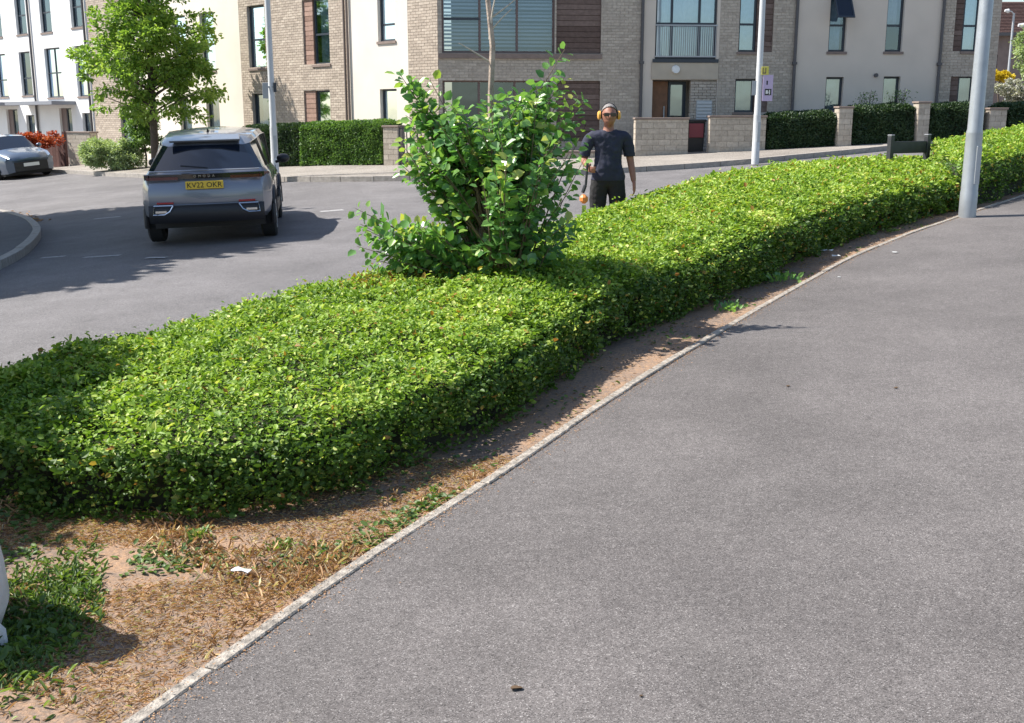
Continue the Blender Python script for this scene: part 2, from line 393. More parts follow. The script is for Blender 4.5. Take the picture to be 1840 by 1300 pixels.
EDGE = smooth_line([(-3.6, -3), (-2.9, -1), (-2.05, 1), (-1.08, 2.85), (-.73, 3.72), (-.13, 4.8), (.40, 5.9), (.98, 6.97), (2.15, 9.05), (3.41, 11.16), (4.55, 12.75), (5.74, 14.22), (7.61, 16.45), (10.6, 20), (16, 26), (24, 34)], 260, 10)
HB = [(-7.5, -3), (-5.9, 1), (-4.6, 4), (-3.4, 6.1), (-2.5, 7.2), (-2.12, 8.0), (-1.15, 9.05), (.25, 11.35), (1.25, 13.3), (2.2, 15.2), (3.9, 17.6), (5.6, 19.0), (8.0, 21.5), (11, 24), (16, 29)]
KB = smooth_line(HB, 260, 12)
def edge_x(y): return float(np.interp(y, EDGE[:, 1], EDGE[:, 0]))
yy = np.concatenate([np.linspace(-3, 34, 150)])
ea = [(edge_x(y) + .05, y) for y in yy]
struct(strip('pavement', ea, [(45, y) for y in yy], 0, M['path'], 40))
yb = np.linspace(-3, 28.9, 240)
ka = [(float(np.interp(y, KB[:, 1], KB[:, 0])), y) for y in yb]; kb = [(edge_x(y) + .001, y) for y in yb]
struct(strip('planting_bed', ka, kb, -.012, M['soil'], 40, .018))

def stones(parent, line, i0, i1, width, depth, top, seg, gap, mat, name, side=1, bev=.006):
    """row of kerb pieces along a line; each piece its own object"""
    line = np.array(line); s = np.r_[0, np.cumsum(np.linalg.norm(np.diff(line, axis=0), axis=1))]
    a = i0
    while a < i1:
        b = min(a + seg, i1) - gap; m = MB(); n = 4; rows = []
        jit = random.uniform(-.004, .005); lat = random.uniform(-.005, .005) if width < .1 else 0
        for k in range(n):
            t = a + (b - a) * k / (n - 1)
            p = np.array([np.interp(t, s, line[:, 0]), np.interp(t, s, line[:, 1])]); q = np.array([np.interp(t + .05, s, line[:, 0]), np.interp(t + .05, s, line[:, 1])])
            d = (q - p) / max(np.linalg.norm(q - p), 1e-6); nn = np.array([d[1], -d[0]]) * side
            z = P(p[0], p[1]) + top + jit
            p = p + nn * lat
            rows.append([(p[0], p[1], z - depth), (p[0], p[1], z), (p[0] + nn[0] * width, p[1] + nn[1] * width, z), (p[0] + nn[0] * width, p[1] + nn[1] * width, z - depth)])
        vs = [v for r in rows for v in r]; fs = []
        for k in range(n - 1):
            for j in range(4): fs.append((k * 4 + j, k * 4 + (j + 1) % 4, (k + 1) * 4 + (j + 1) % 4, (k + 1) * 4 + j))
        fs += [(0, 1, 2, 3), tuple((n - 1) * 4 + j for j in (3, 2, 1, 0))]
        m.add(vs, fs); m.build(name, mat, parent, bevel=bev)
        a += seg

def kerbset(kname, line, i0, i1, **k):
    o = bpy.data.objects.new(kname, None); C.objects.link(o); o['kind'] = 'structure'
    stones(o, line, i0, i1, **k); return o
LE = float(np.sum(np.linalg.norm(np.diff(EDGE, axis=0), axis=1)))
kerbset('pavement_edging', EDGE, 1.2, LE - 3, width=.052, depth=.12, top=.012, seg=.915, gap=.006, mat=M['edging'], name='edging_stone', bev=.005)
LK = float(np.sum(np.linalg.norm(np.diff(KB, axis=0), axis=1)))
kerbset('bed_kerb', KB, 0.0, LK, width=.125, depth=.25, top=.004, seg=.915, gap=.008, mat=M['kerb'], name='kerbstone', side=-1)

FARK = smooth_line([(-60, 68), (-40, 54), (-28, 48), (-20, 42.3), (-18, 40.8), (-15.7, 38.7), (-14.4, 37.1), (-12.6, 34.9), (-10.8, 32.9), (-7.7, 29.5), (-5.4, 27.0), (-3, 25.8), (0, 25.2), (2.9, 25.2), (4.9, 25.7), (9.4, 28.1), (14, 31.2), (22, 37), (40, 50)], 200, 6)
LF = float(np.sum(np.linalg.norm(np.diff(FARK, axis=0), axis=1)))
kerbset('far_kerb', FARK, 30, 96, width=.13, depth=.25, top=.004, seg=.915, gap=.01, mat=M['kerb'], name='kerbstone', side=-1)
struct(strip('far_pavement', [tuple(p) for p in FARK], [(p[0] + .35 * (p[0] > 0) * 0, p[1] + 34) for p in FARK], 0, M['farpath'], 40))
ISL = smooth_line([(-7.6, 2), (-6.8, 8), (-6.65, 11.5), (-6.8, 14.5), (-7.15, 16.2), (-8.1, 19.0), (-9.5, 21.8), (-11.4, 24.6), (-15, 28.2), (-21, 33.5), (-40, 46)], 160, 8)
kerbset('left_kerb', ISL, 3, 42, width=.13, depth=.25, top=.004, seg=.7, gap=.01, mat=M['kerb'], name='kerbstone', side=-1)
struct(strip('left_pavement', [(p[0] - .13, p[1]) for p in ISL], [(-80, p[1]) for p in ISL], -.002, M['leftpath'], 40))
# debris and moss line in the gutter of the left kerb: brown litter
def gutter():
    n = 2600; t = rng.random(n); L = ISL[rng.integers(55, 118, n)]
    off = np.abs(rng.normal(0, .16, n)) + .01
    x = L[:, 0] + off + rng.normal(0, .02, n); y = L[:, 1] + rng.normal(0, .1, n) - off * .2
    z = np.array([P(a, b) for a, b in zip(x, y)]) - .117
    a = rng.random(n) * 6.28; d = np.stack([np.cos(a), np.sin(a), rng.normal(.15, .2, n)], 1); nn = np.stack([rng.normal(0, .4, n), rng.normal(0, .4, n), np.ones(n)], 1)
    stuff(leaf_cloud('gutter_leaf_litter', np.stack([x, y, z], 1), d, nn, rng.uniform(.03, .09, n), .03, rng.random(n) * .45, M['straw']))
gutter()
# worn white dashes on the road, one mesh
def dash(name, cx, cy, lx, ly, rz):
    n = 10; A = []; B = []
    for k in range(n + 1):
        t = (k / n - .5) * lx
        wob = ly * .5 * (1 + .25 * noise.noise((k * 1.7, cx, 0)))
        A.append((cx + t * math.cos(rz) - wob * math.sin(rz), cy + t * math.sin(rz) + wob * math.cos(rz)))
        B.append((cx + t * math.cos(rz) + wob * math.sin(rz), cy + t * math.sin(rz) - wob * math.cos(rz)))
    return struct(strip(name, A, B, -.115, M['paint'], 2))
dash('road_marking', -3.25, 19.9, .42, .22, R(20))
dash('road_marking', -6.55, 15.6, .35, .12, R(-5)); dash('road_marking', -5.7, 15.2, .55, .12, R(-8)); dash('road_marking', -4.75, 14.6, .3, .12, R(-12))
dash('road_marking', -7.9, 21.5, .5, .16, R(8))

# ---------------------------------------------------------------- walls with openings
def wall_mesh(u0, u1, z0, z1, openings, depth=.14, face=0.0):
    m = MB(); us = sorted({u0, u1} | {o[k] for o in openings for k in (0, 1)}); zs = sorted({z0, z1} | {o[k] for o in openings for k in (2, 3)})
    us = [u for u in us if u0 <= u <= u1]; zs = [z for z in zs if z0 <= z <= z1]
    for a, b in zip(us, us[1:]):
        for c, d in zip(zs, zs[1:]):
            mu, mz = (a + b) / 2, (c + d) / 2
            if any(o[0] < mu < o[1] and o[2] < mz < o[3] for o in openings): continue
            m.quad((a, face, c), (b, face, c), (b, face, d), (a, face, d))
    for o in openings:
        a, b, c, d = o[:4]; c = max(c, z0)
        m.quad((a, face, c), (a, depth, c), (a, depth, d), (a, face, d)); m.quad((b, face, c), (b, face, d), (b, depth, d), (b, depth, c))
        m.quad((a, face, d), (a, depth, d), (b, depth, d), (b, face, d)); m.quad((a, face, c), (b, face, c), (b, depth, c), (a, depth, c))
    return m

def brick_mesh(u0, u1, z0, z1, openings, bl=.225, bh=.075, gap=.011, proud=.008, depth=.0, seed=1):
    rd = random.Random(seed); m = MB(); r = 0; z = z0
    while z < z1 - .01:
        zt = min(z + bh, z1); u = u0 - (bl / 2 if r % 2 else 0)
        while u < u1:
            a = max(u, u0); b = min(u + bl, u1); u += bl
            spans = [(a + gap / 2, b - gap / 2)]
            for o in openings:
                if o[2] < (z + zt) / 2 < o[3]:
                    ns = []
                    for (p, q) in spans:
                        if q <= o[0] or p >= o[1]: ns.append((p, q)); continue
                        if p < o[0]: ns.append((p, o[0]))
                        if q > o[1]: ns.append((o[1], q))
                    spans = ns
            for p, q in spans:
                if q - p < .03: continue
                y = -proud - rd.uniform(0, .004); t = min(1, max(0, rd.gauss(.5, .22)))
                zz0, zz1 = z + gap / 2, zt - gap / 2
                m.add([(p, depth, zz0), (q, depth, zz0), (q, depth, zz1), (p, depth, zz1), (p, y, zz0), (q, y, zz0), (q, y, zz1), (p, y, zz1)],
                      [(4, 5, 6, 7), (0, 1, 5, 4), (2, 3, 7, 6), (1, 2, 6, 5), (3, 0, 4, 7)], t)
        z += bh; r += 1
    return m

def add_window(parent, o, rz, loc, mull=(), trans=(), glass='glass', curtain=None, cover=(0, 1, 0, 1), frame='frame', sill=True, blinds=False, fw=.055, rec=.09):
    a, b, c, d = o[:4]
    m = MB(); e = .004
    m.box(a + e, a + fw, rec, rec + .06, c + e, d - e); m.box(b - fw, b - e, rec, rec + .06, c + e, d - e)
    m.box(a + fw, b - fw, rec + .001, rec + .059, c + e, c + fw); m.box(a + fw, b - fw, rec + .001, rec + .059, d - fw, d - e)
    for t in mull: x = a + (b - a) * t; m.box(x - fw * .55, x + fw * .55, rec + .002, rec + .058, c + fw, d - fw)
    xs = [a + fw] + [a + (b - a) * t for t in mull] + [b - fw]
    for t in trans:
        z = c + (d - c) * t
        for p, q in zip(xs, xs[1:]): m.box(p + (fw * .55 if p != xs[0] else 0), q - (fw * .55 if q != xs[-1] else 0), rec + .003, rec + .057, z - fw * .5, z + fw * .5)
    win = m.build('window', M[frame], parent, loc=loc, rz=rz)
    g = MB().quad((a + fw * .6, rec + .03, c + fw * .6), (b - fw * .6, rec + .03, c + fw * .6), (b - fw * .6, rec + .03, d - fw * .6), (a + fw * .6, rec + .03, d - fw * .6))
    g.build('pane', M[glass], win)
    if curtain:
        q = MB(); x0 = a + (b - a) * cover[0]; x1 = a + (b - a) * cover[1]; zz0 = c + (d - c) * cover[2]; zz1 = c + (d - c) * cover[3]
        n = max(6, int((x1 - x0) / .04)); pts = [(x0 + (x1 - x0) * k / n, rec + .15 + .018 * math.sin(k * 1.9)) for k in range(n + 1)]
        vs = [(x, y, z) for x, y in pts for z in (zz0, zz1)]; q.add(vs, [(2 * k, 2 * k + 2, 2 * k + 3, 2 * k + 1) for k in range(n)])
        q.build('curtain', M[curtain], win, smooth=True)
    if blinds:
        q = MB(); z = c + .08
        while z < d - .05:
            q.box(a + fw, b - fw, rec + .12, rec + .16, z, z + random.choice((.028, .05, .05)), None); z += .095
        stuff(q.build('blind', M['slat'], win))
    if sill:
        MB().box(a - .04, b + .04, -.045, rec - .002, c - .07, c - .002).build('sill', M['sill'], win)
    return win

def timber_panel(parent, a, b, c, d, rz, loc, mat='timber', rec=.04, bh=.14):
    back = MB().box(a + .004, b - .004, rec + .03, rec + .08, c + .004, d - .004).build('timber_panel', M[mat], parent, loc=loc, rz=rz)
    z = c + .006
    while z < d - .03:
        t = min(z + bh, d - .004); m = MB(); m.box(a + .006, b - .006, rec - random.uniform(0, .004), rec + .029, z, t - .012, random.random())
        m.build('board', M[mat], back); z += bh
    return back

K = (-1.94, 29.9)
RA = R(-45); RB = R(6)
apt = thing('apartment_building', 'long three storey apartment block in buff brick and cream render behind the hedges', 'apartment building', (K[0], K[1], 0))
LOC = (0, 0, 0)
ZB, ZT = -.9, 8.9
def up(lst, dz=2.82): return [(o[0], o[1], o[2] + dz, o[3] + dz) for o in lst]

def section(parent, rz, u0, u1, ops, kind, seed, zb=ZB, zt=ZT, depth=.14):
    if kind.startswith('brick'):
        m = wall_mesh(u0, u1, zb, zt, ops, depth, 0); m.build('wall', M['mortar'], parent, loc=LOC, rz=rz)
        b = brick_mesh(u0, u1, max(zb, 0), min(zt, 6.0), ops, seed=seed)
        stuff(b.build('brickwork', M['brickR' if kind == 'brickR' else 'brick'], parent, loc=LOC, rz=rz))
    else:
        wall_mesh(u0, u1, zb, zt, ops, depth, -.012).build('wall', M[kind], parent, loc=LOC, rz=rz)

# wing facing left (local x runs right along the facade, 0 at the corner)
A_br1 = []
A_cr1g = [(-2.48, -1.74, 1.2, 2.37)]; A_cr1 = [(-2.5, -1.75, 3.65, 5.0)]
A_br2g = [(-6.19, -4.85, 1.3, 2.38), (-9.08, -7.96, 1.3, 2.34)]; A_br2 = [(-6.1, -4.78, 3.13, 5.0), (-9.14, -8.15, 3.12, 5.02)]
A_cr2g = [(-11.97, -11.13, 1.15, 2.25), (-13.8, -13.0, .9, 2.2)]; A_cr2 = [(-12.09, -11.2, 3.13, 5.0), (-14.0, -13.04, 3.13, 5.0)]
A_br3g = [(-18.39, -17.35, .6, 2.02)]; A_br3 = [(-18.6, -17.3, 3.0, 4.9)]
section(apt, RA, -1.21, 0.0, A_br1, 'brick', 1)
section(apt, RA, -3.86, -1.21, A_cr1g + A_cr1 + up(A_cr1), 'cream', 2)
section(apt, RA, -9.63, -3.86, A_br2g + A_br2 + up(A_br2), 'brick', 3)
section(apt, RA, -17.1, -9.63, A_cr2g + A_cr2 + up(A_cr2), 'cream', 4)
section(apt, RA, -20.6, -17.1, A_br3g + A_br3 + up(A_br3), 'brick', 5)
W = lambda o, rz=RA, **k: add_window(apt, o, rz, LOC, **k)
W(A_cr1g[0], curtain='curtain', cover=(.35, 1, 0, 1)); W(A_cr1[0], trans=(.33,), curtain='curtain', cover=(.05, .95, .35, 1))
for o in (A_br2g[0],): W((o[0] + .55, *o[1:]), glass='glassd'); timber_panel(apt, o[0], o[0] + .55, o[2], o[3], RA, LOC, 'timberl')
W(A_br2g[1], mull=(.78,), curtain='curtain', cover=(.2, .8, 0, 1))
o = A_br2[0]; W((o[0] + .46, *o[1:]), trans=(.46,), curtain='curtain', cover=(.15, 1, 0, 1)); timber_panel(apt, o[0], o[0] + .46, o[2], o[3], RA, LOC, 'timberl')
W(A_br2[1], trans=(.46,), curtain='curtain', cover=(.3, 1, 0, 1))
W(A_cr2g[0], curtain='curtain', cover=(.3, 1, 0, 1)); W(A_cr2g[1], curtain='curtain'); W(A_cr2[0], trans=(.45,), curtain='curtain', cover=(.2, 1, 0, .9)); W(A_cr2[1], trans=(.45,), glass='glassd')
W(A_br3g[0], glass='glassd'); W(A_br3[0], mull=(.5,), frame='framebr', glass='glassd')
for o in up(A_cr1 + A_br2 + A_cr2 + A_br3): W(o, trans=(.45,), curtain='curtain')
# wing facing right
B1 = [(.1, 3.09, 3.26, 5.05), (3.13, 4.33, 3.26, 5.05), (3.15, 4.33, .95, 2.57), (.1, 3.0, .95, 2.57)]
section(apt, RB, 0.0, 5.42, B1 + [(.1, 4.3, 6.1, 7.9)], 'brickR', 6)
W(B1[0], RB, mull=(.335, .665), trans=(), frame='framebr', curtain=None, blinds=True, sill=False, glass='glassd')
MB().box(.1 + .055, 1.1, .085, .15, 4.1, 4.16).build('transom', M['frame'], apt, loc=LOC, rz=RB)
W((.1, 4.3, 6.1, 7.9), RB, mull=(.25, .5, .75), frame='framebr', curtain='curtain')
timber_panel(apt, *B1[1], RB, LOC); timber_panel(apt, *B1[2], RB, LOC)
W(B1[3], RB, mull=(.335, .665), frame='framebr', glass='glassd', sill=True)
MB().box(.0, 4.36, -.06, -.016, 3.12, 3.245).build('sill_band', M['sill'], apt, loc=LOC, rz=RB)
E1 = [(5.8, 7.48, 3.13, 5.65), (5.76, 7.54, .0, 2.59)]
section(apt, RB, 5.42, 7.56, [E1[0], E1[1]] + [(5.8, 7.48, 6.2, 8.2)], 'creamR', 7, depth=.14)
W((5.8, 7.48, 6.2, 8.2), RB, mull=(.33, .7), curtain='curtain')
bw = W(E1[0], RB, mull=(.27, .72), trans=(.365,), curtain='curtainw', cover=(.0, .98, .0, 1), sill=False, rec=.06)
rail = MB()
for k in range(28): x = 5.86 + k * .0585; rail.box(x, x + .013, -.05, -.037, 3.22, 3.98)
rail.box(5.80, 7.48, -.055, -.032, 3.985, 4.02); rail.box(5.80, 7.48, -.055, -.032, 3.18, 3.215)
rail.build('balcony_railing', M['galvd'], apt, loc=LOC, rz=RB)
MB().box(5.74, 7.54, -.07, -.016, 3.04, 3.128).build('balcony_sill', M['frame'], apt, loc=LOC, rz=RB)
MB().box(5.72, 7.55, -.05, -.016, 2.6, 3.035).build('lintel', M['lintel'], apt, loc=LOC, rz=RB)
lt = MB(); lt.tube([(6.37, -.052, 2.86), (6.37, -.13, 2.86)], [.11, .1], 20); lt.build('bulkhead_light', M['curtainw'], apt, smooth=True, loc=LOC, rz=RB)
# porch recess
pr = MB(); pr.quad((5.76, .14, 0), (5.76, .9, 0), (5.76, .9, 2.59), (5.76, .14, 2.59)); pr.quad((7.54, .14, 0), (7.54, .9, 0), (7.54, .9, 2.59), (7.54, .14, 2.59))
pr.quad((5.76, .14, 2.59), (7.54, .14, 2.59), (7.54, .9, 2.59), (5.76, .9, 2.59)); pr.quad((5.76, .9, 0), (7.54, .9, 0), (7.54, .9, 2.59), (5.76, .9, 2.59))
pr.build('porch', M['creamR'], apt, loc=LOC, rz=RB)
dr = MB().box(5.80, 6.28, .40, .45, .55, 2.56).build('door', M['door'], apt, loc=LOC, rz=RB)
MB().box(6.17, 6.2, .36, .395, 1.2, 1.9).build('handle', M['galvd'], dr)
sdw = MB(); sdw.box(6.30, 6.36, .38, .45, .55, 2.56); sdw.box(6.7, 6.79, .38, .45, .55, 2.56); sdw.box(6.36, 6.7, .381, .449, 2.47, 2.56); sdw.box(6.36, 6.7, .381, .449, .55, .65)
sd = sdw.build('side_light', M['frame'], apt, loc=LOC, rz=RB)
MB().quad((6.36, .41, .65), (6.7, .41, .65), (6.7, .41, 2.47), (6.36, .41, 2.47)).build('pane', M['glass'], sd)
stuff(brick_mesh(6.81, 7.53, .45, 2.58, [], seed=31, depth=.12).build('porch_brickwork', M['brickR'], apt, loc=LOC, rz=RB))
lb = MB().box(6.98, 7.42, -.035, -.013, 1.5, 2.05).build('letterbox_unit', M['galvd'], apt, loc=LOC, rz=RB)
for k in range(6): MB().box(7.0, 7.4, -.055, -.037, 1.52 + k * .088, 1.57 + k * .088).build('letterbox', M['pole_white'], lb)
B3 = [(8.09, 9.04, 3.33, 5.0)]; B3g = [(8.05, 8.98, 1.74, 2.62)]
section(apt, RB, 7.56, 9.65, B3 + B3g + up(B3), 'brickR', 8)
W((8.09, 8.58, 3.33, 5.0), RB, trans=(.43,), curtain='curtain', cover=(.2, 1, 0, 1)); timber_panel(apt, 8.58, 9.04, 3.33, 5.0, RB, LOC)
W((8.05, 8.6, 1.74, 2.62), RB, curtain='curtaing', cover=(.0, 1, 0, 1)); timber_panel(apt, 8.6, 8.98, 1.74, 2.62, RB, LOC)
B4 = [(10.6, 11.09, 3.35, 5.0), (12.21, 12.70, 3.36, 5.0)]; B4g = [(10.6, 11.1, 1.78, 2.68), (12.24, 12.72, 1.7, 2.7)]
section(apt, RB, 9.65, 13.77, B4 + B4g + up(B4), 'creamR', 9)
W(B4[0], RB, trans=(.42,), curtain='curtain', cover=(.0, .8, 0, 1), glass='glassd'); W(B4[1], RB, trans=(.42,), glass='glassd', curtain='curtainw', cover=(0, 1, .45, 1))
W(B4g[0], RB, curtain='curtainw', cover=(.2, .95, 0, .97)); W(B4g[1], RB, curtain='curtaing', cover=(0, 1, 0, 1))
# tilted open sash
s = MB(); mt = Matrix.Translation((10.86, .0, 5.0)) @ Matrix.Rotation(R(-32), 4, 'X')
for bx in ((-.24, -.2, -.03, .0, -.95, 0), (.2, .24, -.03, .0, -.95, 0), (-.2, .2, -.029, -.001, -.95, -.905), (-.2, .2, -.029, -.001, -.04, 0)): s.box(*bx, None, mt)
sash = s.build('open_sash', M['frame'], apt, loc=LOC, rz=RB)
MB().add([mt @ Vector(v) for v in ((-.2, -.015, -.905), (.2, -.015, -.905), (.2, -.015, -.04), (-.2, -.015, -.04))], [(0, 1, 2, 3)]).build('pane', M['carglass'], sash)
vt = MB(); vt.tube([(12.0, -.02, 2.73), (12.0, -.07, 2.73)], .055, 12); vt.build('vent', M['pipe'], apt, loc=LOC, rz=RB)
B5 = [(14.16, 14.88, 3.38, 5.0)]; B5g = [(14.18, 14.88, 1.77, 2.72)]
section(apt, RB, 13.77, 15.45, B5 + B5g + up(B5), 'brickR', 10)
W((14.42, 14.88, 3.38, 5.0), RB, trans=(.42,), curtain='curtain'); timber_panel(apt, 14.16, 14.42, 3.38, 5.0, RB, LOC)
W((14.43, 14.88, 1.77, 2.72), RB, curtain='curtaing'); timber_panel(apt, 14.18, 14.43, 1.77, 2.72, RB, LOC)
for o in up(B3 + B4 + B5): W(o, RB, trans=(.45,), curtain='curtain')
for x, mt_ in ((5.43, 'pipe'), (9.66, 'pipe'), (13.78, 'pipe')):
    p = MB(); p.tube([(x, -.075, .3), (x, -.075, 8.6)], .042, 10)
    for z in (1.2, 3.0, 4.8, 6.6): p.box(x - .06, x + .06, -.12, -.02, z, z + .07)
    p.build('downpipe', M[mt_], apt, smooth=True, loc=LOC, rz=RB)
for x in (-3.84, -3.98):
    p = MB(); p.tube([(x, -.07, .1), (x, -.07, 8.6)], .036, 10); p.build('downpipe', M['pipebr'], apt, smooth=True, loc=LOC, rz=RA)
# rooms behind the glass, end wall, roof
rm = MB(); rm.quad((-20.6, .75, ZB), (-.6, .75, ZB), (-.6, .75, ZT), (-20.6, .75, ZT)); rm.build('interior', M['room'], apt, loc=LOC, rz=RA)
rm = MB(); rm.quad((.4, .95, ZB), (15.3, .95, ZB), (15.3, .95, ZT), (.4, .95, ZT)); rm.build('interior', M['room'], apt, loc=LOC, rz=RB)
section(apt, RB, 15.45, 15.46, [], 'creamR', 12)
MB().box(15.44, 15.47, .0, 11, ZB, ZT).build('end_wall', M['brickR'], apt, loc=LOC, rz=RB)
cR = [(-20.6, -.3), (.0, -.3), (.0, 11), (-20.6, 11)]
m = MB(); m.box(-20.6, -.05, -.25, 11, ZT + .001, ZT + .3); m.build('roof', M['canopy'], apt, loc=LOC, rz=RA)
m = MB(); m.box(.15, 15.6, -.25, 11, ZT + .002, ZT + .303); m.build('roof', M['canopy'], apt, loc=LOC, rz=RB)

# white terrace
ter = thing('white_terrace', 'white rendered townhouses with tall dark windows and lead canopies over doors, far left', 'terrace', (K[0], K[1], 0))
T1 = [(-21.93, -20.93, 2.4, 4.35), (-24.85, -23.3, 2.38, 4.37), (-27.53, -26.34, 2.5, 4.33), (-30.2, -29.03, 2.46, 4.33)]
T2 = [(-22.0, -20.95, 5.05, 7.0), (-24.95, -23.85, 5.0, 7.0), (-27.49, -26.37, 5.05, 7.0), (-30.2, -29.1, 5.05, 7.0)]
T0 = [(-21.71, -20.85, .35, 1.75), (-23.87, -22.69, -.6, 1.95), (-27.37, -26.47, .2, 1.67), (-29.53, -28.26, -.7, 1.92)]
section(ter, RA, -46, -20.6, T0 + T1 + T2, 'white', 13, zb=-2.2)
for o in T1 + T2: add_window(ter, o, RA, LOC, trans=(.4,) if o[1] - o[0] < 1.4 else (.5,), mull=() if o[1] - o[0] < 1.4 else (.5,), curtain='curtain' if random.random() < .6 else None, cover=(.4, 1, 0, 1), glass='glassd')
for o in (T0[0], T0[2]): add_window(ter, o, RA, LOC, glass='glassd')
for o in (T0[1], T0[3]):
    add_window(ter, (o[0] + .5, o[1], o[2], o[3]), RA, LOC, glass='glassd', sill=False, trans=(.35,))
    MB().box(o[0] + .01, o[0] + .49, .08, .13, o[2], o[3] - .01).build('door', M['framebr'], ter, loc=LOC, rz=RA)
for a, b in ((-27.0, -22.2), (-34.5, -28.0)):
    MB().box(a, b, -1.0, -.02, 2.08, 2.22).build('canopy', M['canopy'], ter, loc=LOC, rz=RA)
for x in (-26.0, -20.75, -32):
    p = MB(); p.tube([(x, -.08, -1), (x, -.08, 8.6)], .05, 8); p.build('downpipe', M['pipe'], ter, smooth=True, loc=LOC, rz=RA)
MB().quad((-46, .75, -2), (-20.7, .75, -2), (-20.7, .75, 8.6), (-46, .75, 8.6)).build('interior', M['room'], ter, loc=LOC, rz=RA)
MB().box(-46, -20.65, -.25, 10, ZT + .001, ZT + .3).build('roof', M['canopy'], ter, loc=LOC, rz=RA)

# far house at the right
hs = thing('brown_roofed_house', 'distant house with brown tiled roof and small blue framed windows, far right', 'house', (30.5, 66, 1.8))
ops = [(-3.6, -2.3, 2.2, 3.3), (.2, 1.4, 2.2, 3.3), (4, 5.2, 2.2, 3.3)]
wall_mesh(-4.6, 12, -1, 4.4, ops, .1, 0).build('wall', simple('brown_brick_far', (.20, .155, .14), .9, var=.15, scale=3), hs)
for o in ops: add_window(hs, o, 0, (0, 0, 0), mull=(.5,), curtain='curtain', sill=True)
MB().quad((-4.6, .6, -1), (12, .6, -1), (12, .6, 4.4), (-4.6, .6, 4.4)).build('interior', M['room'], hs)
MB().box(-5.0, 12.3, -.45, -.38, 4.33, 4.5).build('gutter', M['pipe'], hs)
rf = MB(); rows = 22
for r in range(rows):
    y0 = -.4 + r * .22; z0 = 4.42 + r * .102
    for c in range(58):
        rf.box(-5 + c * .3, -5 + c * .3 + .285, y0, y0 + .235, z0 + .0, z0 + .035, random.random(), None)
stuff(rf.build('roof_tiles', M['roof'], hs))
MB().add([(-5, -.38, 4.4), (12.3, -.38, 4.4), (12.3, 4.5, 6.66), (-5, 4.5, 6.66)], [(0, 1, 2, 3)]).build('roof', M['roof'], hs)
MB().add([(-4.6, 0, 4.3), (-4.6, 9, 4.3), (-4.6, 4.5, 6.6), (-4.6, 9, -1), (-4.6, 0, -1)], [(0, 2, 1, 3, 4)]).build('gable_wall', M['brickR'], hs)

# ---------------------------------------------------------------- foliage builders
def volume_hedge(label, cat, p0, p1, thick, h, mat, n, size, name='hedge', group=None, rough=.06, base=0.0):
    """box hedge from p0 to p1 (ground line of its front face), thickness going away"""
    p0 = np.array(p0, float); p1 = np.array(p1, float); L = np.linalg.norm(p1 - p0); d = (p1 - p0) / L; nn = np.array([-d[1], d[0]])
    z0 = P(*p0); z1 = P(*p1); mid = (p0 + p1) / 2 + nn * thick / 2
    t = thing(name, label, cat, (mid[0], mid[1], P(*mid)), 0, group)
    k = rng.random(n); u = rng.random(n) * L; v = rng.random(n) * thick; hz = rng.random(n) * h
    A = 2 * L * h + 2 * thick * h + L * thick; c1, c2, c3 = L * h / A, 2 * L * h / A, (2 * L * h + L * thick) / A
    nrm = np.zeros((n, 3)); jit = rng.random(n) ** 2 * .09
    f = k < c1; v[f] = jit[f]; nrm[f] = [-nn[0], -nn[1], 0]
    f = (k >= c1) & (k < c2); v[f] = thick - jit[f]; nrm[f] = [nn[0], nn[1], 0]
    f = (k >= c2) & (k < c3); hz[f] = h - jit[f]; nrm[f] = [0, 0, 1]
    f = k >= c3; e = rng.random(n) < .5; g = f & e; u[g] = jit[g]; nrm[g] = [-d[0], -d[1], 0]; g = f & ~e; u[g] = L - jit[g]; nrm[g] = [d[0], d[1], 0]
    bump = np.array([noise.noise((a * 2.2, b * 2.2, c * 2.2 + len(label))) for a, b, c in zip(u, v, hz)])
    pos2 = p0[None] + d[None] * u[:, None] + nn[None] * v[:, None]
    gz = z0 + (z1 - z0) * u / L
    pos = np.stack([pos2[:, 0], pos2[:, 1], gz + hz + .02], 1) + nrm * (bump * rough)[:, None]
    # round the top corners
    cr = np.minimum(np.minimum(u, L - u), np.minimum(v, thick - v)); top = hz > h - .12
    pos[:, 2] -= np.where(top, np.maximum(0, .12 - cr) * .8, 0)
    dirs = nrm * .6 + rng.normal(0, .6, (n, 3)) + [0, 0, .2]; nr = nrm + rng.normal(0, .55, (n, 3)) + [0, 0, .25]
    tone = .45 + bump * .35 + rng.normal(0, .17, n)
    pos -= np.array([mid[0], mid[1], P(*mid)])
    stuff(leaf_cloud('foliage', pos, dirs, nr, rng.uniform(.7, 1.2, n) * size, size * .55, tone, mat, t))
    m = MB(); rz = math.atan2(d[1], d[0]); dz0, dz1 = z0 - P(*mid), z1 - P(*mid)
    ins = .07
    vs = []
    for (uu, vv) in ((ins, ins), (L - ins, ins), (L - ins, thick - ins), (ins, thick - ins)):
        q = p0 + d * uu + nn * vv - mid; g = dz0 + (dz1 - dz0) * uu / L; vs += [(q[0], q[1], g - .05), (q[0], q[1], g + h - .1)]
    m.add(vs, [(0, 2, 3, 1), (2, 4, 5, 3), (4, 6, 7, 5), (6, 0, 1, 7), (1, 3, 5, 7)]); m.build('stems', M['core'], t)
    return t

def limb(m, a, b, r0, r1, bend=.15, n=5, seg=7):
    a = Vector(a); b = Vector(b); L = (b - a).length
    off = Vector((random.uniform(-1, 1), random.uniform(-1, 1), random.uniform(0, 1))) * L * bend
    pts = []
    for k in range(n + 1):
        t = k / n; pts.append(a.lerp(b, t) + off * 4 * t * (1 - t) * .5)
    m.tube(pts, [r0 + (r1 - r0) * k / n for k in range(n + 1)], seg)
    return pts

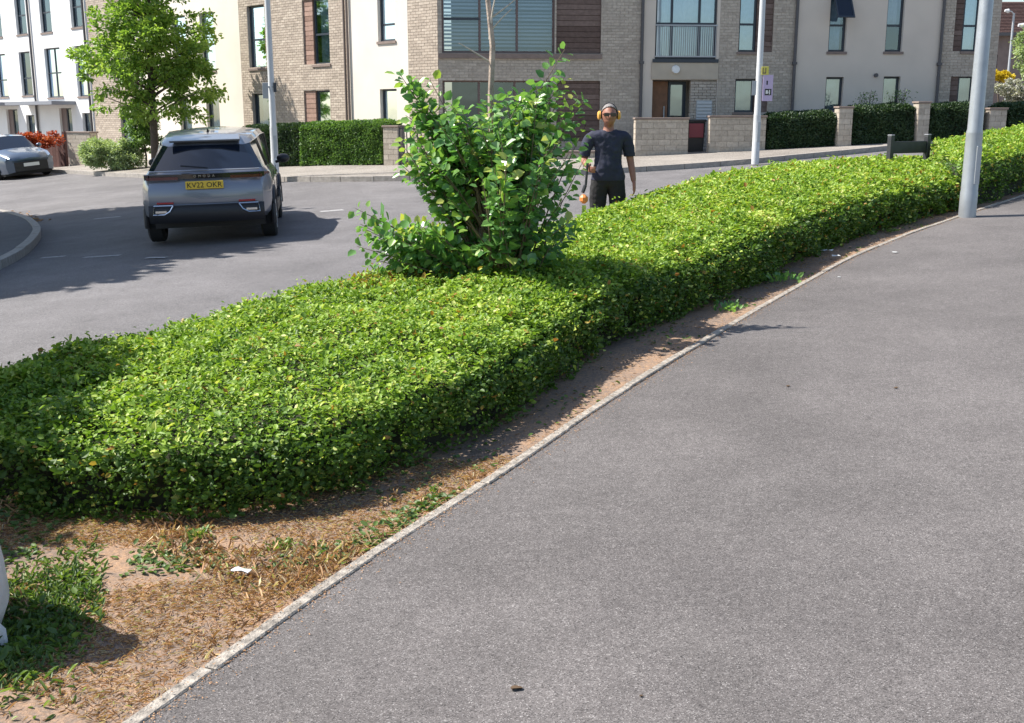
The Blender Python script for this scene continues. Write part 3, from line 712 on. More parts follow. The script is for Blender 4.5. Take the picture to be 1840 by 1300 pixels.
def make_tree(label, cat, x, y, height, blobs, nleaf, leaf, mat, bark, trunk_r=.09, limbs=26, name='tree', lean=0, clump=.34, z=None, clumps=260):
    """trunk, limbs to clumps spread through ellipsoids; leaves sit in small clumps"""
    z0 = P(x, y) if z is None else z
    t = thing(name, label, cat, (x, y, z0))
    m = MB(); top = max(b[2] + b[5] * .5 for b in blobs)
    tp = [(0, 0, -.05), (.03, 0, top * .25), (-.02 + lean * .3, .03, top * .5), (lean * .7, 0, top * .78), (lean, 0, top)]
    m.tube(tp, [trunk_r * 1.25, trunk_r, trunk_r * .8, trunk_r * .5, trunk_r * .2], 9); tr = m.build('trunk', M[bark], t, smooth=True)
    vol = np.array([b[3] * b[4] * b[5] for b in blobs]); pr_ = vol / vol.sum()
    cen = []
    for i in range(clumps):
        b = blobs[rng.choice(len(blobs), p=pr_)]
        v = rng.normal(0, 1, 3); v /= np.linalg.norm(v); r = rng.random() ** .45
        cen.append([b[0] + v[0] * r * b[3], b[1] + v[1] * r * b[4], b[2] + v[2] * r * b[5]])
    cen = np.array(cen)
    lm = MB()
    for c in cen[rng.choice(len(cen), min(limbs, len(cen)), replace=False)]:
        hz = max(top * .16, min(top * .9, c[2] - .35 * math.hypot(c[0], c[1]) - .1))
        fr = np.interp(hz, [q[2] for q in tp], range(5)); i = int(min(3, fr)); q = Vector(tp[i]).lerp(Vector(tp[i + 1]), fr - i)
        limb(lm, q, c, trunk_r * .32, trunk_r * .07, .12, 5, 5)
    lm.build('limbs', M[bark], t, smooth=True)
    per = nleaf // clumps; n = per * clumps
    cc = np.repeat(cen, per, axis=0); v = rng.normal(0, 1, (n, 3)); v = norm(v) * (rng.random((n, 1)) ** .6)
    sz = np.repeat(rng.uniform(.6, 1.25, clumps), per)[:, None] * clump
    pos = cc + v * sz * [1, 1, .62]
    out = norm(v + .5 * norm(cc - cen.mean(0)))
    tone = np.repeat(rng.normal(.5, .16, clumps), per) + rng.normal(0, .14, n) + v[:, 2] * .1
    stuff(leaf_cloud('foliage', pos, out + rng.normal(0, .5, (n, 3)), rng.normal(0, .5, (n, 3)) + [0, 0, .9], rng.uniform(.7, 1.25, n) * leaf, leaf * .62, tone, M[mat], t))
    return t

# ---------------------------------------------------------------- front gardens along the far pavement
G = 'clipped hedges in front of the apartment block'
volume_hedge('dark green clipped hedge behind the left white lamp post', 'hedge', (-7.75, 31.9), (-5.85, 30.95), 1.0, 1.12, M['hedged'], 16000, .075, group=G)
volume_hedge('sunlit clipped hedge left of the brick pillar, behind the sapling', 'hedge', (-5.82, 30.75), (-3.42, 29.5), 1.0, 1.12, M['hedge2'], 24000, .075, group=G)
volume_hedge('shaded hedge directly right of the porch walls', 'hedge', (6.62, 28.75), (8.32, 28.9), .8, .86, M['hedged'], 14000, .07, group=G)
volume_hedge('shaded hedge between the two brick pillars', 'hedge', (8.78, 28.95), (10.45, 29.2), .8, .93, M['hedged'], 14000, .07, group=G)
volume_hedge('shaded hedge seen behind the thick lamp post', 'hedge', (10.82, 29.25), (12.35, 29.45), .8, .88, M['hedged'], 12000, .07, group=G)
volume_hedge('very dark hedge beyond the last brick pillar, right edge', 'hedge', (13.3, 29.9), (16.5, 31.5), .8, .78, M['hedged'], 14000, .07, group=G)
for px_, py_ in ((9.35, 29.6), (10.2, 29.7)):
    t = thing('garden_sprig', 'wispy bare topped sprig of shrub standing above the pillar hedge, %s one' % ('left' if px_ < 9.5 else 'right'), 'plant', (px_, py_, P(px_, py_)))
    m = MB()
    for k in range(9): limb(m, (0, 0, .5), (random.uniform(-.3, .3), random.uniform(-.1, .1), random.uniform(1.1, 1.38)), .012, .005, .1, 4, 4)
    m.build('stems', M['darkbark'], t)
    n = 260; stuff(leaf_cloud('foliage', np.stack([rng.normal(0, .16, n), rng.normal(0, .1, n), rng.uniform(.75, 1.3, n)], 1), rng.normal(0, 1, (n, 3)), rng.normal(0, 1, (n, 3)) + [0, 0, 1], .05, .025, rng.random(n) * .5, M['hedge2'], t))

def block_wall(name, label, cat, p0, p1, thick, h, bl=.3, bh=.14, mat='block', cap='sill', capdark=True, z=None, seed=3):
    p0 = np.array(p0, float); p1 = np.array(p1, float); L = np.linalg.norm(p1 - p0); d = (p1 - p0) / L
    rz = math.atan2(d[1], d[0]); zb = min(P(*p0), P(*p1)) if z is None else z
    t = thing(name, label, cat, (p0[0], p0[1], zb), rz)
    MB().box(.006, L - .006, .006, thick - .006, -.1, h).build('core', M['mortar'], t)
    b = brick_mesh(0, L, 0, h, [], bl, bh, .010, .004, .01, seed); s1 = b.build('front_blocks', M[mat], t); stuff(s1)
    b = brick_mesh(0, thick, 0, h, [], bl, bh, .010, .004, .01, seed + 1); o = b.build('end_blocks', M[mat], t, loc=(0, thick, 0), rz=R(-90)); stuff(o)
    b = brick_mesh(0, thick, 0, h, [], bl, bh, .010, .004, .01, seed + 2); o = b.build('end_blocks', M[mat], t, loc=(L, 0, 0), rz=R(90)); stuff(o)
    MB().box(-.03, L + .03, -.03, thick + .03, h + .001, h + .05).build('coping', M[cap], t, bevel=.006)
    return t
block_wall('porch_wall', 'low buff block wall with sunlit end, directly right of the man', 'wall', (3.15, 28.55), (4.5, 28.62), .3, .92)
block_wall('porch_wall', 'low buff block wall between the dark bin gap and the hedge', 'wall', (5.06, 28.65), (6.5, 28.72), .3, .88, seed=14)
block_wall('brick_pillar', 'buff brick garden pillar, left of the two between dark hedges', 'pillar', (8.37, 28.75), (8.72, 28.77), .35, .96, seed=21)
block_wall('brick_pillar', 'buff brick garden pillar, right of the two between dark hedges', 'pillar', (10.5, 29.05), (10.8, 29.07), .35, .98, seed=24)
block_wall('brick_pillar', 'buff brick garden pillar just right of the thick lamp post', 'pillar', (12.5, 29.4), (12.95, 29.43), .4, .72, seed=27)
block_wall('brick_pillar', 'sunlit buff brick pillar at the end of the left hedge', 'pillar', (-3.38, 29.4), (-2.98, 29.2), .35, .98, mat='block', seed=33)
block_wall('stone_wall', 'pale pinkish block wall with dark coping, beside the pale bush', 'wall', (-16.25, 40.9), (-15.2, 40.3), .35, 1.2, mat='block', seed=39)
block_wall('bay_plinth', 'low buff brick plinth wall under the bay, behind the sapling', 'wall', (-1.35, 28.7), (2.2, 28.75), .25, .28, mat='block', seed=45)
# red bin in the gap
t = thing('wheelie_bin', 'dark wheelie bin with red front panel in the gap between porch walls', 'bin', (4.78, 29.35, P(4.78, 29.35) - .12))
m = MB(); m.add([(-.2, -.2, .05), (.2, -.2, .05), (.2, .25, .05), (-.2, .25, .05), (-.24, -.26, .88), (.24, -.26, .88), (.24, .28, .88), (-.24, .28, .88)], [(0, 1, 2, 3), (4, 5, 6, 7), (0, 1, 5, 4), (1, 2, 6, 5), (2, 3, 7, 6), (3, 0, 4, 7)]); m.build('body', M['carblack'], t, bevel=.015)
MB().box(-.26, .26, -.3, .3, .885, .94).build('lid', M['carblack'], t, bevel=.012)
MB().box(-.19, .19, -.29, -.262, .48, .84).build('front_panel', M['redbin'], t, bevel=.006)
for sx in (-.2, .2): m = MB(); m.tube([(sx - .03, .27, .1), (sx + .03, .27, .1)], .1, 14); m.build('wheel', M['tyre'], t)
# dark railing by the pillar
t = thing('garden_railing', 'dark upright metal railing beside the sunlit pillar', 'railing', (-2.95, 29.25, P(-2.9, 29.2)), R(-15))
m = MB(); m.box(0, 1.25, -.015, .015, .92, .95); m.box(0, 1.25, -.015, .015, .12, .15); m.build('rails', M['frame'], t)
for k in range(13): MB().box(k * .1, k * .1 + .022, -.012, .012, 0, .98).build('bar', M['frame'], t)
# brown gate and red shrub at left
t = thing('wooden_gate', 'dark brown boarded garden gate beside the red leaved shrub', 'gate', (-17.65, 41.9, P(-17.65, 41.9)), R(-28))
for k in range(8): m = MB(); m.box(k * .15, k * .15 + .14, 0, .03, .05, 1.2, random.random()); m.build('board', M['darkwood'], t)
MB().box(-.12, -.01, -.03, .08, -.1, 1.35).build('gate_post', M['darkwood'], t); MB().box(1.2, 1.3, -.03, .08, -.1, 1.35).build('gate_post', M['darkwood'], t)
def bush(label, cat, name, x, y, blobs, n, leaf, mat, clump=.2, clumps=60, r=.03): return make_tree(label, cat, x, y, 1, blobs, n, leaf, mat, 'darkbark', r, 12, name, 0, clump, None, clumps)
bush('bright orange red leaved shrub behind the parked silver car', 'shrub', 'red_shrub', -17.3, 41.0, [(0, 0, 1.05, .8, .4, .25), (-.4, 0, .7, .4, .3, .5)], 5000, .09, 'redleaf', .2, 80)
bush('dark red shrub at the left edge above the parked car', 'shrub', 'red_shrub', -20.6, 43.4, [(0, 0, 1.0, 1.3, .4, .4)], 3000, .1, 'redleaf', .2, 60)
bush('pale green rounded bush below the street tree', 'bush', 'pale_bush', -12.95, 36.0, [(0, 0, .55, .95, .5, .5), (.5, 0, .4, .6, .5, .4), (-.5, 0, .55, .5, .4, .45)], 14000, .07, 'pale', .2, 150)
make_tree('broad leafy street tree with spreading crown left of the grey car', 'tree', -11.3, 35.3, 6,
          [(-.2, 0, 3.2, 2.3, 1.5, .9), (.25, 0, 4.1, 2.0, 1.5, 1.0), (-.1, 0, 5.2, 1.75, 1.3, 1.1), (-1.8, 0, 3.3, 1.3, .8, .5), (1.2, 0, 2.6, 1.1, .8, .9), (-.2, 0, 6.4, 1.3, 1.0, .8), (-.5, 0, 2.1, 1.5, .9, .7), (1.0, 0, 2.0, .9, .7, .6), (1.7, 0, 3.3, .7, .6, .6)], 20000, .125, 'tree', 'darkbark', .11, 60, 'street_tree', .2, .33, None, 310)
bush('low dark shrub growing at the street tree base', 'shrub', 'dark_shrub', -11.9, 36.2, [(0, 0, 1.1, .6, .5, .8)], 5000, .08, 'hedge2', .2, 70)
# right edge planting
bush('bright yellow flowering shrub at far right beyond the lamp post', 'shrub', 'yellow_shrub', 18.75, 43.5, [(0, 0, 1.32, .55, .4, .16)], 2600, .09, 'yellow', .1, 60)
bush('white blossoming shrub under the yellow one at far right', 'shrub', 'blossom_shrub', 18.9, 42.2, [(0, 0, .7, .9, .5, .45), (1.0, 0, .55, .8, .5, .5)], 7000, .085, 'blossom', .16, 110)
make_tree('small leafy green tree at the right edge of the picture', 'tree', 18.35, 40.2, 4, [(.2, 0, 2.3, .8, .7, .7), (.3, 0, 1.5, .7, .7, .6), (.5, 0, 3.1, .6, .6, .5)], 9000, .09, 'pale', 'darkbark', .06, 20, 'small_tree', 0, .26, None, 110)
make_tree('big leafy tree beyond the white blossom, outside right', 'tree', 27.5, 47, 6, [(0, 0, 3.5, 2.4, 2, 1.8)], 7000, .14, 'tree', 'darkbark', .12, 20, 'tree', 0, .5, None, 120)

# trees just outside the left of the picture that shade the road and the near end of the hedge
make_tree('large street tree left of the road whose crown shades the tarmac', 'tree', -14.2, 18.0, 10,
          [(0, 0, 6.8, 4.6, 5.8, 2.6), (0, 2.5, 6.2, 3.8, 4.4, 2.0), (1.4, -2.4, 6.2, 3.4, 3.4, 1.8), (3.2, -.8, 5.7, 2.2, 3.0, 1.3)], 90000, .33, 'tree', 'darkbark', .2, 60, 'shade_tree', 0, 1.0, None, 420)

# ---------------------------------------------------------------- lamp posts
def lamppost(label, x, y, h, r0, r1, mat, base=1.1, head=True, arm=(.6, 0), group='lamp posts'):
    t = thing('lamp_post', label, 'lamp post', (x, y, P(x, y) - .0), 0, group)
    m = MB(); m.tube([(0, 0, -.1), (0, 0, base * .3), (0, 0, base * .31), (0, 0, base), (0, 0, base + .015), (0, 0, base + .05), (0, 0, h)], [r0 * 1.16, r0 * 1.16, r0 * 1.12, r0 * 1.08, r0 * 1.08, r0 * .98, r1], 28); m.build('pole', mat, t, smooth=True)
    m = MB(); a = -R(70)
    m.box(-.045, .045, -r0 * 1.13, -r0 * .98, base * .40, base * .85, None, Matrix.Rotation(R(28), 4, 'Z')); m.build('service_door', M['galvd'], t, bevel=.004)
    m = MB(); m.tube([(0, 0, h - .05), (arm[0] * .5, arm[1] * .5, h + .08), (arm[0], arm[1], h + .1)], .03, 10); m.build('bracket', mat, t, smooth=True)
    m = MB(); m.tube([(arm[0] * .9, arm[1] * .9, h + .1), (arm[0] * 1.2, arm[1] * 1.2, h + .11), (arm[0] * 1.9, arm[1] * 1.9, h + .13)], [.05, .11, .06], 12); m.build('lantern', M['pole_white'], t, smooth=True)
    return t
lp1 = lamppost('thick galvanised lamp post beside the near pavement edge, at right', 5.83, 14.12, 7.5, .092, .062, M['galv'], 1.05)
lp2 = lamppost('slim white lamp post carrying yellow and lilac signs', 5.62, 25.75, 7.2, .075, .05, M['pole_white'], 1.0)
lp3 = lamppost('slim white lamp post behind the grey car, left', -5.80, 27.25, 7.0, .08, .055, M['pole_white'], 1.2)
lamppost('distant lamp post with white lantern, upper of two at far right', 25.4, 58.0, 4.75, .06, .05, M['galvd'], 1.0, arm=(-.25, 0))
lamppost('distant lamp post with white lantern, lower of two at far right', 21.6, 47.5, 3.25, .06, .045, M['galvd'], 1.0, arm=(-.3, 0))
# signs on poles
s = thing('pole_sign', 'small dark sign bracketed to the white post behind the car', 'sign', (-5.80, 27.25, 0))
MB().box(-.2, -.06, -.09, -.075, 2.05, 2.42).build('sign_plate', M['galvd'], s, bevel=.004); MB().box(.065, .14, -.09, -.075, 2.2, 2.42).build('sign_plate', M['frame'], s)
MB().box(-.2, .14, -.07, -.055, 2.3, 2.34).build('bracket', M['galvd'], s)
s = thing('yellow_tag', 'small square yellow sign high on the slim white post', 'sign', (5.62, 25.75, 0))
MB().box(.03, .19, -.10, -.085, 2.55, 2.73).build('plate', M['yelsign'], s, bevel=.003)
m = MB(); m.box(.05, .07, -.104, -.101, 2.575, 2.70); m.box(.11, .13, -.104, -.101, 2.575, 2.70); m.box(.07, .11, -.104, -.101, 2.575, 2.60); m.build('symbol', M['framebr'], s)
s = thing('lilac_sign', 'lilac and white sign with black and white panel on slim post', 'sign', (5.62, 25.75, 0))
MB().box(.07, .30, -.10, -.085, 1.97, 2.545).build('plate', M['purple'], s, bevel=.003)
MB().box(.12, .27, -.104, -.101, 2.10, 2.24).build('black_panel', M['ink'], s)
m = MB(); m.box(.14, .19, -.108, -.105, 2.13, 2.21); m.box(.19, .205, -.108, -.105, 2.155, 2.18); m.box(.215, .24, -.108, -.105, 2.12, 2.22); m.build('symbol', M['platew'], s)
MB().box(.15, .18, -.104, -.101, 2.33, 2.42).build('symbol', M['ink'], s)
MB().box(-.17, -.075, -.09, -.08, 2.1, 2.42).build('side_plate', M['galvd'], s)

# black two post nameplate at the end of the hedge
def nameplate():
    a = Vector((5.76, 17.0)); b = Vector((6.5, 17.5)); z = P(5.9, 17.2)
    t = thing('street_nameplate', 'low black street nameplate seen from behind on two stout posts', 'street sign', (a.x, a.y, z), math.atan2(b.y - a.y, b.x - a.x))
    L = (b - a).length
    for x in (0, L):
        MB().box(x - .04, x + .04, -.04, .04, -.1, .90).build('post', M['black'], t, bevel=.008)
        MB().box(x - .042, x + .042, -.042, .042, .901, .925).build('post_cap', M['postcap'], t, bevel=.008)
    MB().box(.041, L - .041, -.018, .018, .64, .82).build('board', M['black'], t, bevel=.004)
nameplate()

# ---------------------------------------------------------------- cars
def text_mesh(s, size, mat, parent, loc, rot, name='lettering', ext=.002, sp=1.0):
    cu = bpy.data.curves.new(name, 'FONT'); cu.body = s; cu.size = size; cu.extrude = ext; cu.align_x = 'CENTER'; cu.align_y = 'CENTER'; cu.space_character = sp; cu.resolution_u = 2
    o = bpy.data.objects.new(name, cu); C.objects.link(o)
    dg = bpy.context.evaluated_depsgraph_get(); me = bpy.data.meshes.new_from_object(o.evaluated_get(dg)); bpy.data.objects.remove(o)
    n = bpy.data.objects.new(name, me); C.objects.link(n); me.materials.clear(); me.materials.append(mat); n.parent = parent; n.location = loc; n.rotation_euler = rot; return n

def wheel(parent, x, y, r, w, side):
    m = MB(); n = 32
    prof = [(0, r * .62), (.0, r * .9), (w * .12, r), (w * .88, r), (w, r * .9), (w, r * .62)]
    vs = []; fs = []
    for k in range(n):
        a = 2 * PI * k / n
        for (dx, rr) in prof: vs.append((x + side * (dx - w), y + rr * math.cos(a), r + rr * math.sin(a)))
    q = len(prof)
    for k in range(n):
        for j in range(q): fs.append((k * q + j, k * q + (j + 1) % q, ((k + 1) % n) * q + (j + 1) % q, ((k + 1) % n) * q + j))
    m.add(vs, fs); ty = m.build('wheel', M['tyre'], parent, smooth=True)
    rm = MB()
    rm.tube([(x - side * .07, y, r), (x - side * .02, y, r)], r * .62, 28)
    rm.build('rim', M['carblack'], ty)
    sp = MB()
    for k in range(5):
        a = 2 * PI * k / 5 + .3
        for dd in (-.09, .09):
            c, s_ = math.cos(a + dd), math.sin(a + dd)
            sp.tube([(x - side * .008, y + .04 * c, r + .04 * s_), (x - side * .012, y + r * .58 * c, r + r * .58 * s_)], .016, 5)
    sp.tube([(x - side * .02, y, r), (x - side * .001, y, r)], .05, 12)
    ring = []
    for k in range(25): a = 2 * PI * k / 24; ring.append((x - side * .008, y + r * .6 * math.cos(a), r + r * .6 * math.sin(a)))
    sp.tube(ring, .014, 6); sp.build('spokes', M['rim'], ty, smooth=True)
    return ty

def loft(rows_y, rows, cap_rear, cap_front, mats, parent, glass_rows, pillar_y):
    pass

def car_body(t, L, Wd, H, stations, paint, roofmat, gl_z, groups):
    """stations: list of (y, [(x,z) rows bottom..roof centre]) rear to front. emits body / windows"""
    nr = len(stations[0][1]); body = MB(); glass = MB(); roof = MB()
    S = []
    for (yy_, rows) in stations: S.append([(x, yv, z) for (x, z), yv in zip(rows, yy_)])
    def emit(a, b, c, d, kind):
        for sgn in (1, -1):
            q = [(p[0] * sgn, p[1], p[2]) for p in (a, b, c, d)]
            {'b': body, 'g': glass, 'r': roof}[kind].quad(*q)
    for i in range(len(S) - 1):
        for j in range(nr - 1):
            emit(S[i][j], S[i + 1][j], S[i + 1][j + 1], S[i][j + 1], groups(i, j))
    return S, body, glass, roof

def weld(o, d=.0008):
    bm = bmesh.new(); bm.from_mesh(o.data); bmesh.ops.remove_doubles(bm, verts=bm.verts, dist=d); bmesh.ops.recalc_face_normals(bm, faces=bm.faces); bm.to_mesh(o.data); bm.free()
    o.data.polygons.foreach_set('use_smooth', [True] * len(o.data.polygons))
    try: o.data.set_sharp_from_angle(angle=R(38))
    except Exception: pass

def suv(x, y, z, rz):
    t = thing('grey_suv', 'grey metallic sport utility car driving away, black glass tailgate, yellow rear plate', 'car', (x, y, z), rz)
    # rows: 0 floor,1 lower,2 bumper top,3 mid,4 shoulder,5 belt,6 window top,7 roof edge,8 roof mid,9 centre
    def st(y0, hw, belt, roofz, dy=None, floor=.36, gi=.05, top=.66):
        xs = [hw * .90, hw * .975, hw, hw, hw * .965, hw * .89, hw * top + .10, hw * top + .05, hw * top * .5, 0]
        zs = [floor, .45, .62, .80, belt - .10, belt, roofz - .10, roofz - .03, roofz + .012, roofz + .025]
        ys_ = [y0] * 10 if dy is None else [y0 + d for d in dy]
        return (ys_, list(zip(xs, zs)))
    rear_dy = [.12, .03, .0, .0, .07, .17, .62, .74, .71, .70]
    stns = [st(0.0, .79, 1.07, 1.49, rear_dy, .40, top=.55), st(.22, .895, 1.07, 1.51, [.02, 0, 0, 0, .03, .08, .50, .62, .62, .62], .38, top=.58),
            st(1.15, .915, 1.05, 1.55, None, .30, top=.63), st(1.75, .915, 1.03, 1.585, None, .27, top=.66), st(2.3, .912, 1.01, 1.595, None, .27, top=.71),
            st(2.75, .91, 1.0, 1.56, None, .27, top=.69), st(3.15, .905, .99, 1.10, None, .28, top=.78), st(3.9, .88, .94, 1.02, None, .3, top=.72), st(4.25, .80, .82, .90, None, .34, top=.7), st(4.4, .66, .72, .78, None, .40, top=.6)]
    def grp(i, j):
        if j == 5 and i <= 4: return 'g'
        if j in (6, 7, 8) and i <= 4: return 'r'
        if i == 5 and j >= 5: return 'g'
        return 'b'
    S, body, glass, roof = car_body(t, 4.4, 1.83, 1.6, stns, None, None, None, grp)
    # rear cap
    rg = MB(); cols = [-1, -.75, -.4, 0, .4, .75, 1]
    def cp(j, f):
        X, Y, Z = S[0][j]; return (X * f, Y - .075 * (1 - f * f), Z + (0.012 * (1 - f * f) if j >= 5 else 0))
    lower = MB(); mid = MB()
    for j in range(0, 7):
        for a, b in zip(cols, cols[1:]):
            q = (cp(j, a), cp(j, b), cp(j + 1, b), cp(j + 1, a))
            (lower if j < 1 else rg if j == 5 else body).quad(*q)
    # roof rear edge closing (row 7 to centre)
    for a, b in ((7, 8), (8, 9)): body.add([S[0][7], S[0][8], S[0][9]], [(0, 1, 2)]); body.add([(-S[0][7][0], *S[0][7][1:]), (-S[0][8][0], *S[0][8][1:]), S[0][9]], [(0, 1, 2)]); break
    # front cap
    n = len(S) - 1
    for j in range(0, 9):
        body.quad(S[n][j], (-S[n][j][0], *S[n][j][1:]), (-S[n][j + 1][0], *S[n][j + 1][1:]), S[n][j + 1])
    bo = body.build('body', M['carpaint'], t); weld(bo)
    ro = roof.build('roof', M['carroof'], t); weld(ro)
    go = glass.build('side_windows', M['carglass'], t); weld(go)
    rw = rg.build('rear_window', M['carglass'], t); weld(rw)
    bp = lower.build('rear_bumper', M['carblack'], t); weld(bp)
    # underbody
    MB().box(-.78, .78, .35, 4.1, .24, .40).build('underbody', M['carblack'], t)
    # lower black bumper skin with skirt
    m = MB()
    pr2 = [(-1, .395), (-1, .60), (1, .60), (1, .395)]
    N = 14; vs = []
    for k in range(N + 1):
        f = -1 + 2 * k / N; X = .80 * f; Y = -.095 - .075 * (1 - f * f) + .01; vs += [(X, Y + .08, .35), (X, Y + .03, .42), (X, Y + .03, .55), (X, Y + .07, .60)]
    m.add(vs, [(k * 4 + j, (k + 1) * 4 + j, (k + 1) * 4 + j + 1, k * 4 + j + 1) for k in range(N) for j in range(3)]); m.build('bumper_skirt', M['carblack'], t, smooth=True)
    def bar(name, z0, z1, x0, x1, off, mat, parent=t, hw=.80, taper=0):
        m = MB(); N = 12; vs = []
        for k in range(N + 1):
            X = x0 + (x1 - x0) * k / N; f = X / hw; Y = -.075 * (1 - f * f) + off
            tt = taper * abs(f); vs += [(X, Y + .02, z0 + tt), (X, Y, z0 + tt + .008), (X, Y, z1 - .008), (X, Y + .02, z1)]
        m.add(vs, [(k * 4 + j, (k + 1) * 4 + j, (k + 1) * 4 + j + 1, k * 4 + j + 1) for k in range(N) for j in range(3)] + [(0, 1, 2, 3), (N * 4, N * 4 + 1, N * 4 + 2, N * 4 + 3)])
        return m.build(name, mat, parent, smooth=True)
    bar('light_bar', .955, 1.035, -.83, .83, .022, M['gloss'])
    for s_ in (-1, 1):
        x0, x1 = (s_ * .36, s_ * .80); bar('tail_light', .945, 1.0, min(x0, x1), max(x0, x1), .012, M['taillight'], taper=0)
        a0, a1 = S[0][4], S[1][4]; m = MB(); e_ = .012
        m.add([(s_ * (a0[0] + e_ - .01), -.01, .955), (s_ * (a1[0] + e_ + .02), .36, .975), (s_ * (a1[0] + e_ + .012), .36, 1.005), (s_ * (a0[0] + e_ - .012), .0, 1.03)], [(0, 1, 2, 3)]); m.build('tail_light', M['taillight'], t)
        # faux exhaust trims
        m = MB(); pts = [(s_ * .45, .60), (s_ * .50, .52), (s_ * .58, .475), (s_ * .74, .475), (s_ * .72, .60), (s_ * .45, .60)]
        m.tube([(a, -.075 * (1 - (a / .8) ** 2) - .06, b) for a, b in pts], .012, 6); m.build('exhaust_trim', M['chrome'], t, smooth=True)
        MB().box(min(s_ * .55, s_ * .7), max(s_ * .55, s_ * .7), -.10, -.05, .50, .53).build('exhaust_bar', M['chrome'], t)
        bar('reflector', .615, .645, min(s_ * .45, s_ * .68), max(s_ * .45, s_ * .68), -.02, M['redref'])
    bar('chrome_strip', .598, .614, -.46, .46, -.06, M['chrome'])
    bar('tailgate_lip', 1.055, 1.075, -.76, .76, .10, M['carroof'])
    sp = MB(); sp.add([(-.50, .50, 1.475), (.50, .50, 1.475), (.47, .86, 1.535), (-.47, .86, 1.535), (-.50, .52, 1.445), (.50, .52, 1.445), (.47, .86, 1.49), (-.47, .86, 1.49)], [(0, 1, 2, 3), (4, 5, 6, 7), (0, 1, 5, 4), (1, 2, 6, 5), (3, 0, 4, 7)]); sp.build('spoiler', M['carroof'], t, bevel=.008)
    fin = MB(); fin.add([(-.02, 1.1, 1.56), (.02, 1.1, 1.56), (.02, 1.3, 1.57), (-.02, 1.3, 1.57), (0, 1.08, 1.63), (0, 1.15, 1.62)], [(0, 1, 4), (1, 2, 5, 4), (2, 3, 5), (3, 0, 4, 5)]); fin.build('aerial_fin', M['carblack'], t)
    m = MB(); m.tube([(0.05, .065, 1.10), (-.32, .07, 1.14)], .012, 6); m.build('wiper', M['carblack'], t)
    pl = MB().box(-.26, .26, -.108, -.085, .82, .93).build('number_plate', M['plate'], t, bevel=.004)
    text_mesh('KV22 OKR', .105, M['ink'], pl, (0, -.1095, .872), (R(90), 0, 0), 'plate_lettering', .001); [stuff(c) for c in pl.children]
    stuff(text_mesh('OMODA', .05, M['chrome'], t, (0, -.06, .995), (R(90), 0, 0), 'tailgate_lettering', .002, 2.0))
    for s_ in (-1, 1):
        for yy_, nm in ((.80, 0), (3.43, 0)):
            wheel(t, s_ * .925, yy_, .345, .225, s_)
            ar = MB(); pts = [(s_ * .905, yy_ + .40 * math.cos(a), .345 + .40 * math.sin(a)) for a in np.linspace(-.25, PI + .25, 17)]
            ar.tube(pts, .038, 8); ar.build('wheel_arch', M['carblack'], t, smooth=True)
        MB().box(min(s_ * .86, s_ * .925), max(s_ * .86, s_ * .925), 1.25, 3.0, .28, .42).build('sill_trim', M['carblack'], t, bevel=.01)
        # mirror
        m = MB(); n_ = 12
        vs = []; fs = []
        bm = bmesh.new(); bmesh.ops.create_uvsphere(bm, u_segments=14, v_segments=8, radius=1)
        for v in bm.verts: vs.append((s_ * (1.03 + v.co.x * .11), 2.78 + v.co.y * .10, 1.06 + v.co.z * .075))
        fs = [tuple(v.index for v in f.verts) for f in bm.faces]; bm.free(); m.add(vs, fs)
        m.tube([(s_ * .90, 2.80, 1.0), (s_ * 1.0, 2.79, 1.02)], .025, 6); mo = m.build('mirror', M['carblack'], t, smooth=True)
        hd = MB(); hd.box(s_ * .925 - .006, s_ * .925 + .006, 1.5, 1.68, .84, .865); hd.box(s_ * .925 - .006, s_ * .925 + .006, 2.3, 2.48, .83, .855); hd.build('door_handle', M['chrome'], t)
        # pillars as dark trim and bright window line
        wl = MB(); wl.tube([(s_ * (S[i][6][0] + .008), S[i][6][1], S[i][6][2] + .004) for i in range(1, 6)] , .011, 5); wl.build('window_trim', M['chrome'], t, smooth=True)
        for i in (2, 4):
            a, b = S[i][5], S[i][6]; pm = MB(); pm.tube([(s_ * (a[0] + .004), a[1], a[2]), (s_ * (b[0] + .004), b[1], b[2])], .028, 5); pm.build('pillar', M['gloss'], t)
        seam = MB()
        for yy_ in (1.22, 2.28): seam.box(s_ * .914 - .004, s_ * .914 + .004, yy_, yy_ + .008, .45, .98)
        seam.build('door_seam', M['ink'], t)
    return t
cx, cy = -4.33, 15.75
car = suv(cx, cy, P(cx, cy) - .13, R(10)); car.rotation_euler = (.016, -.030, R(10))

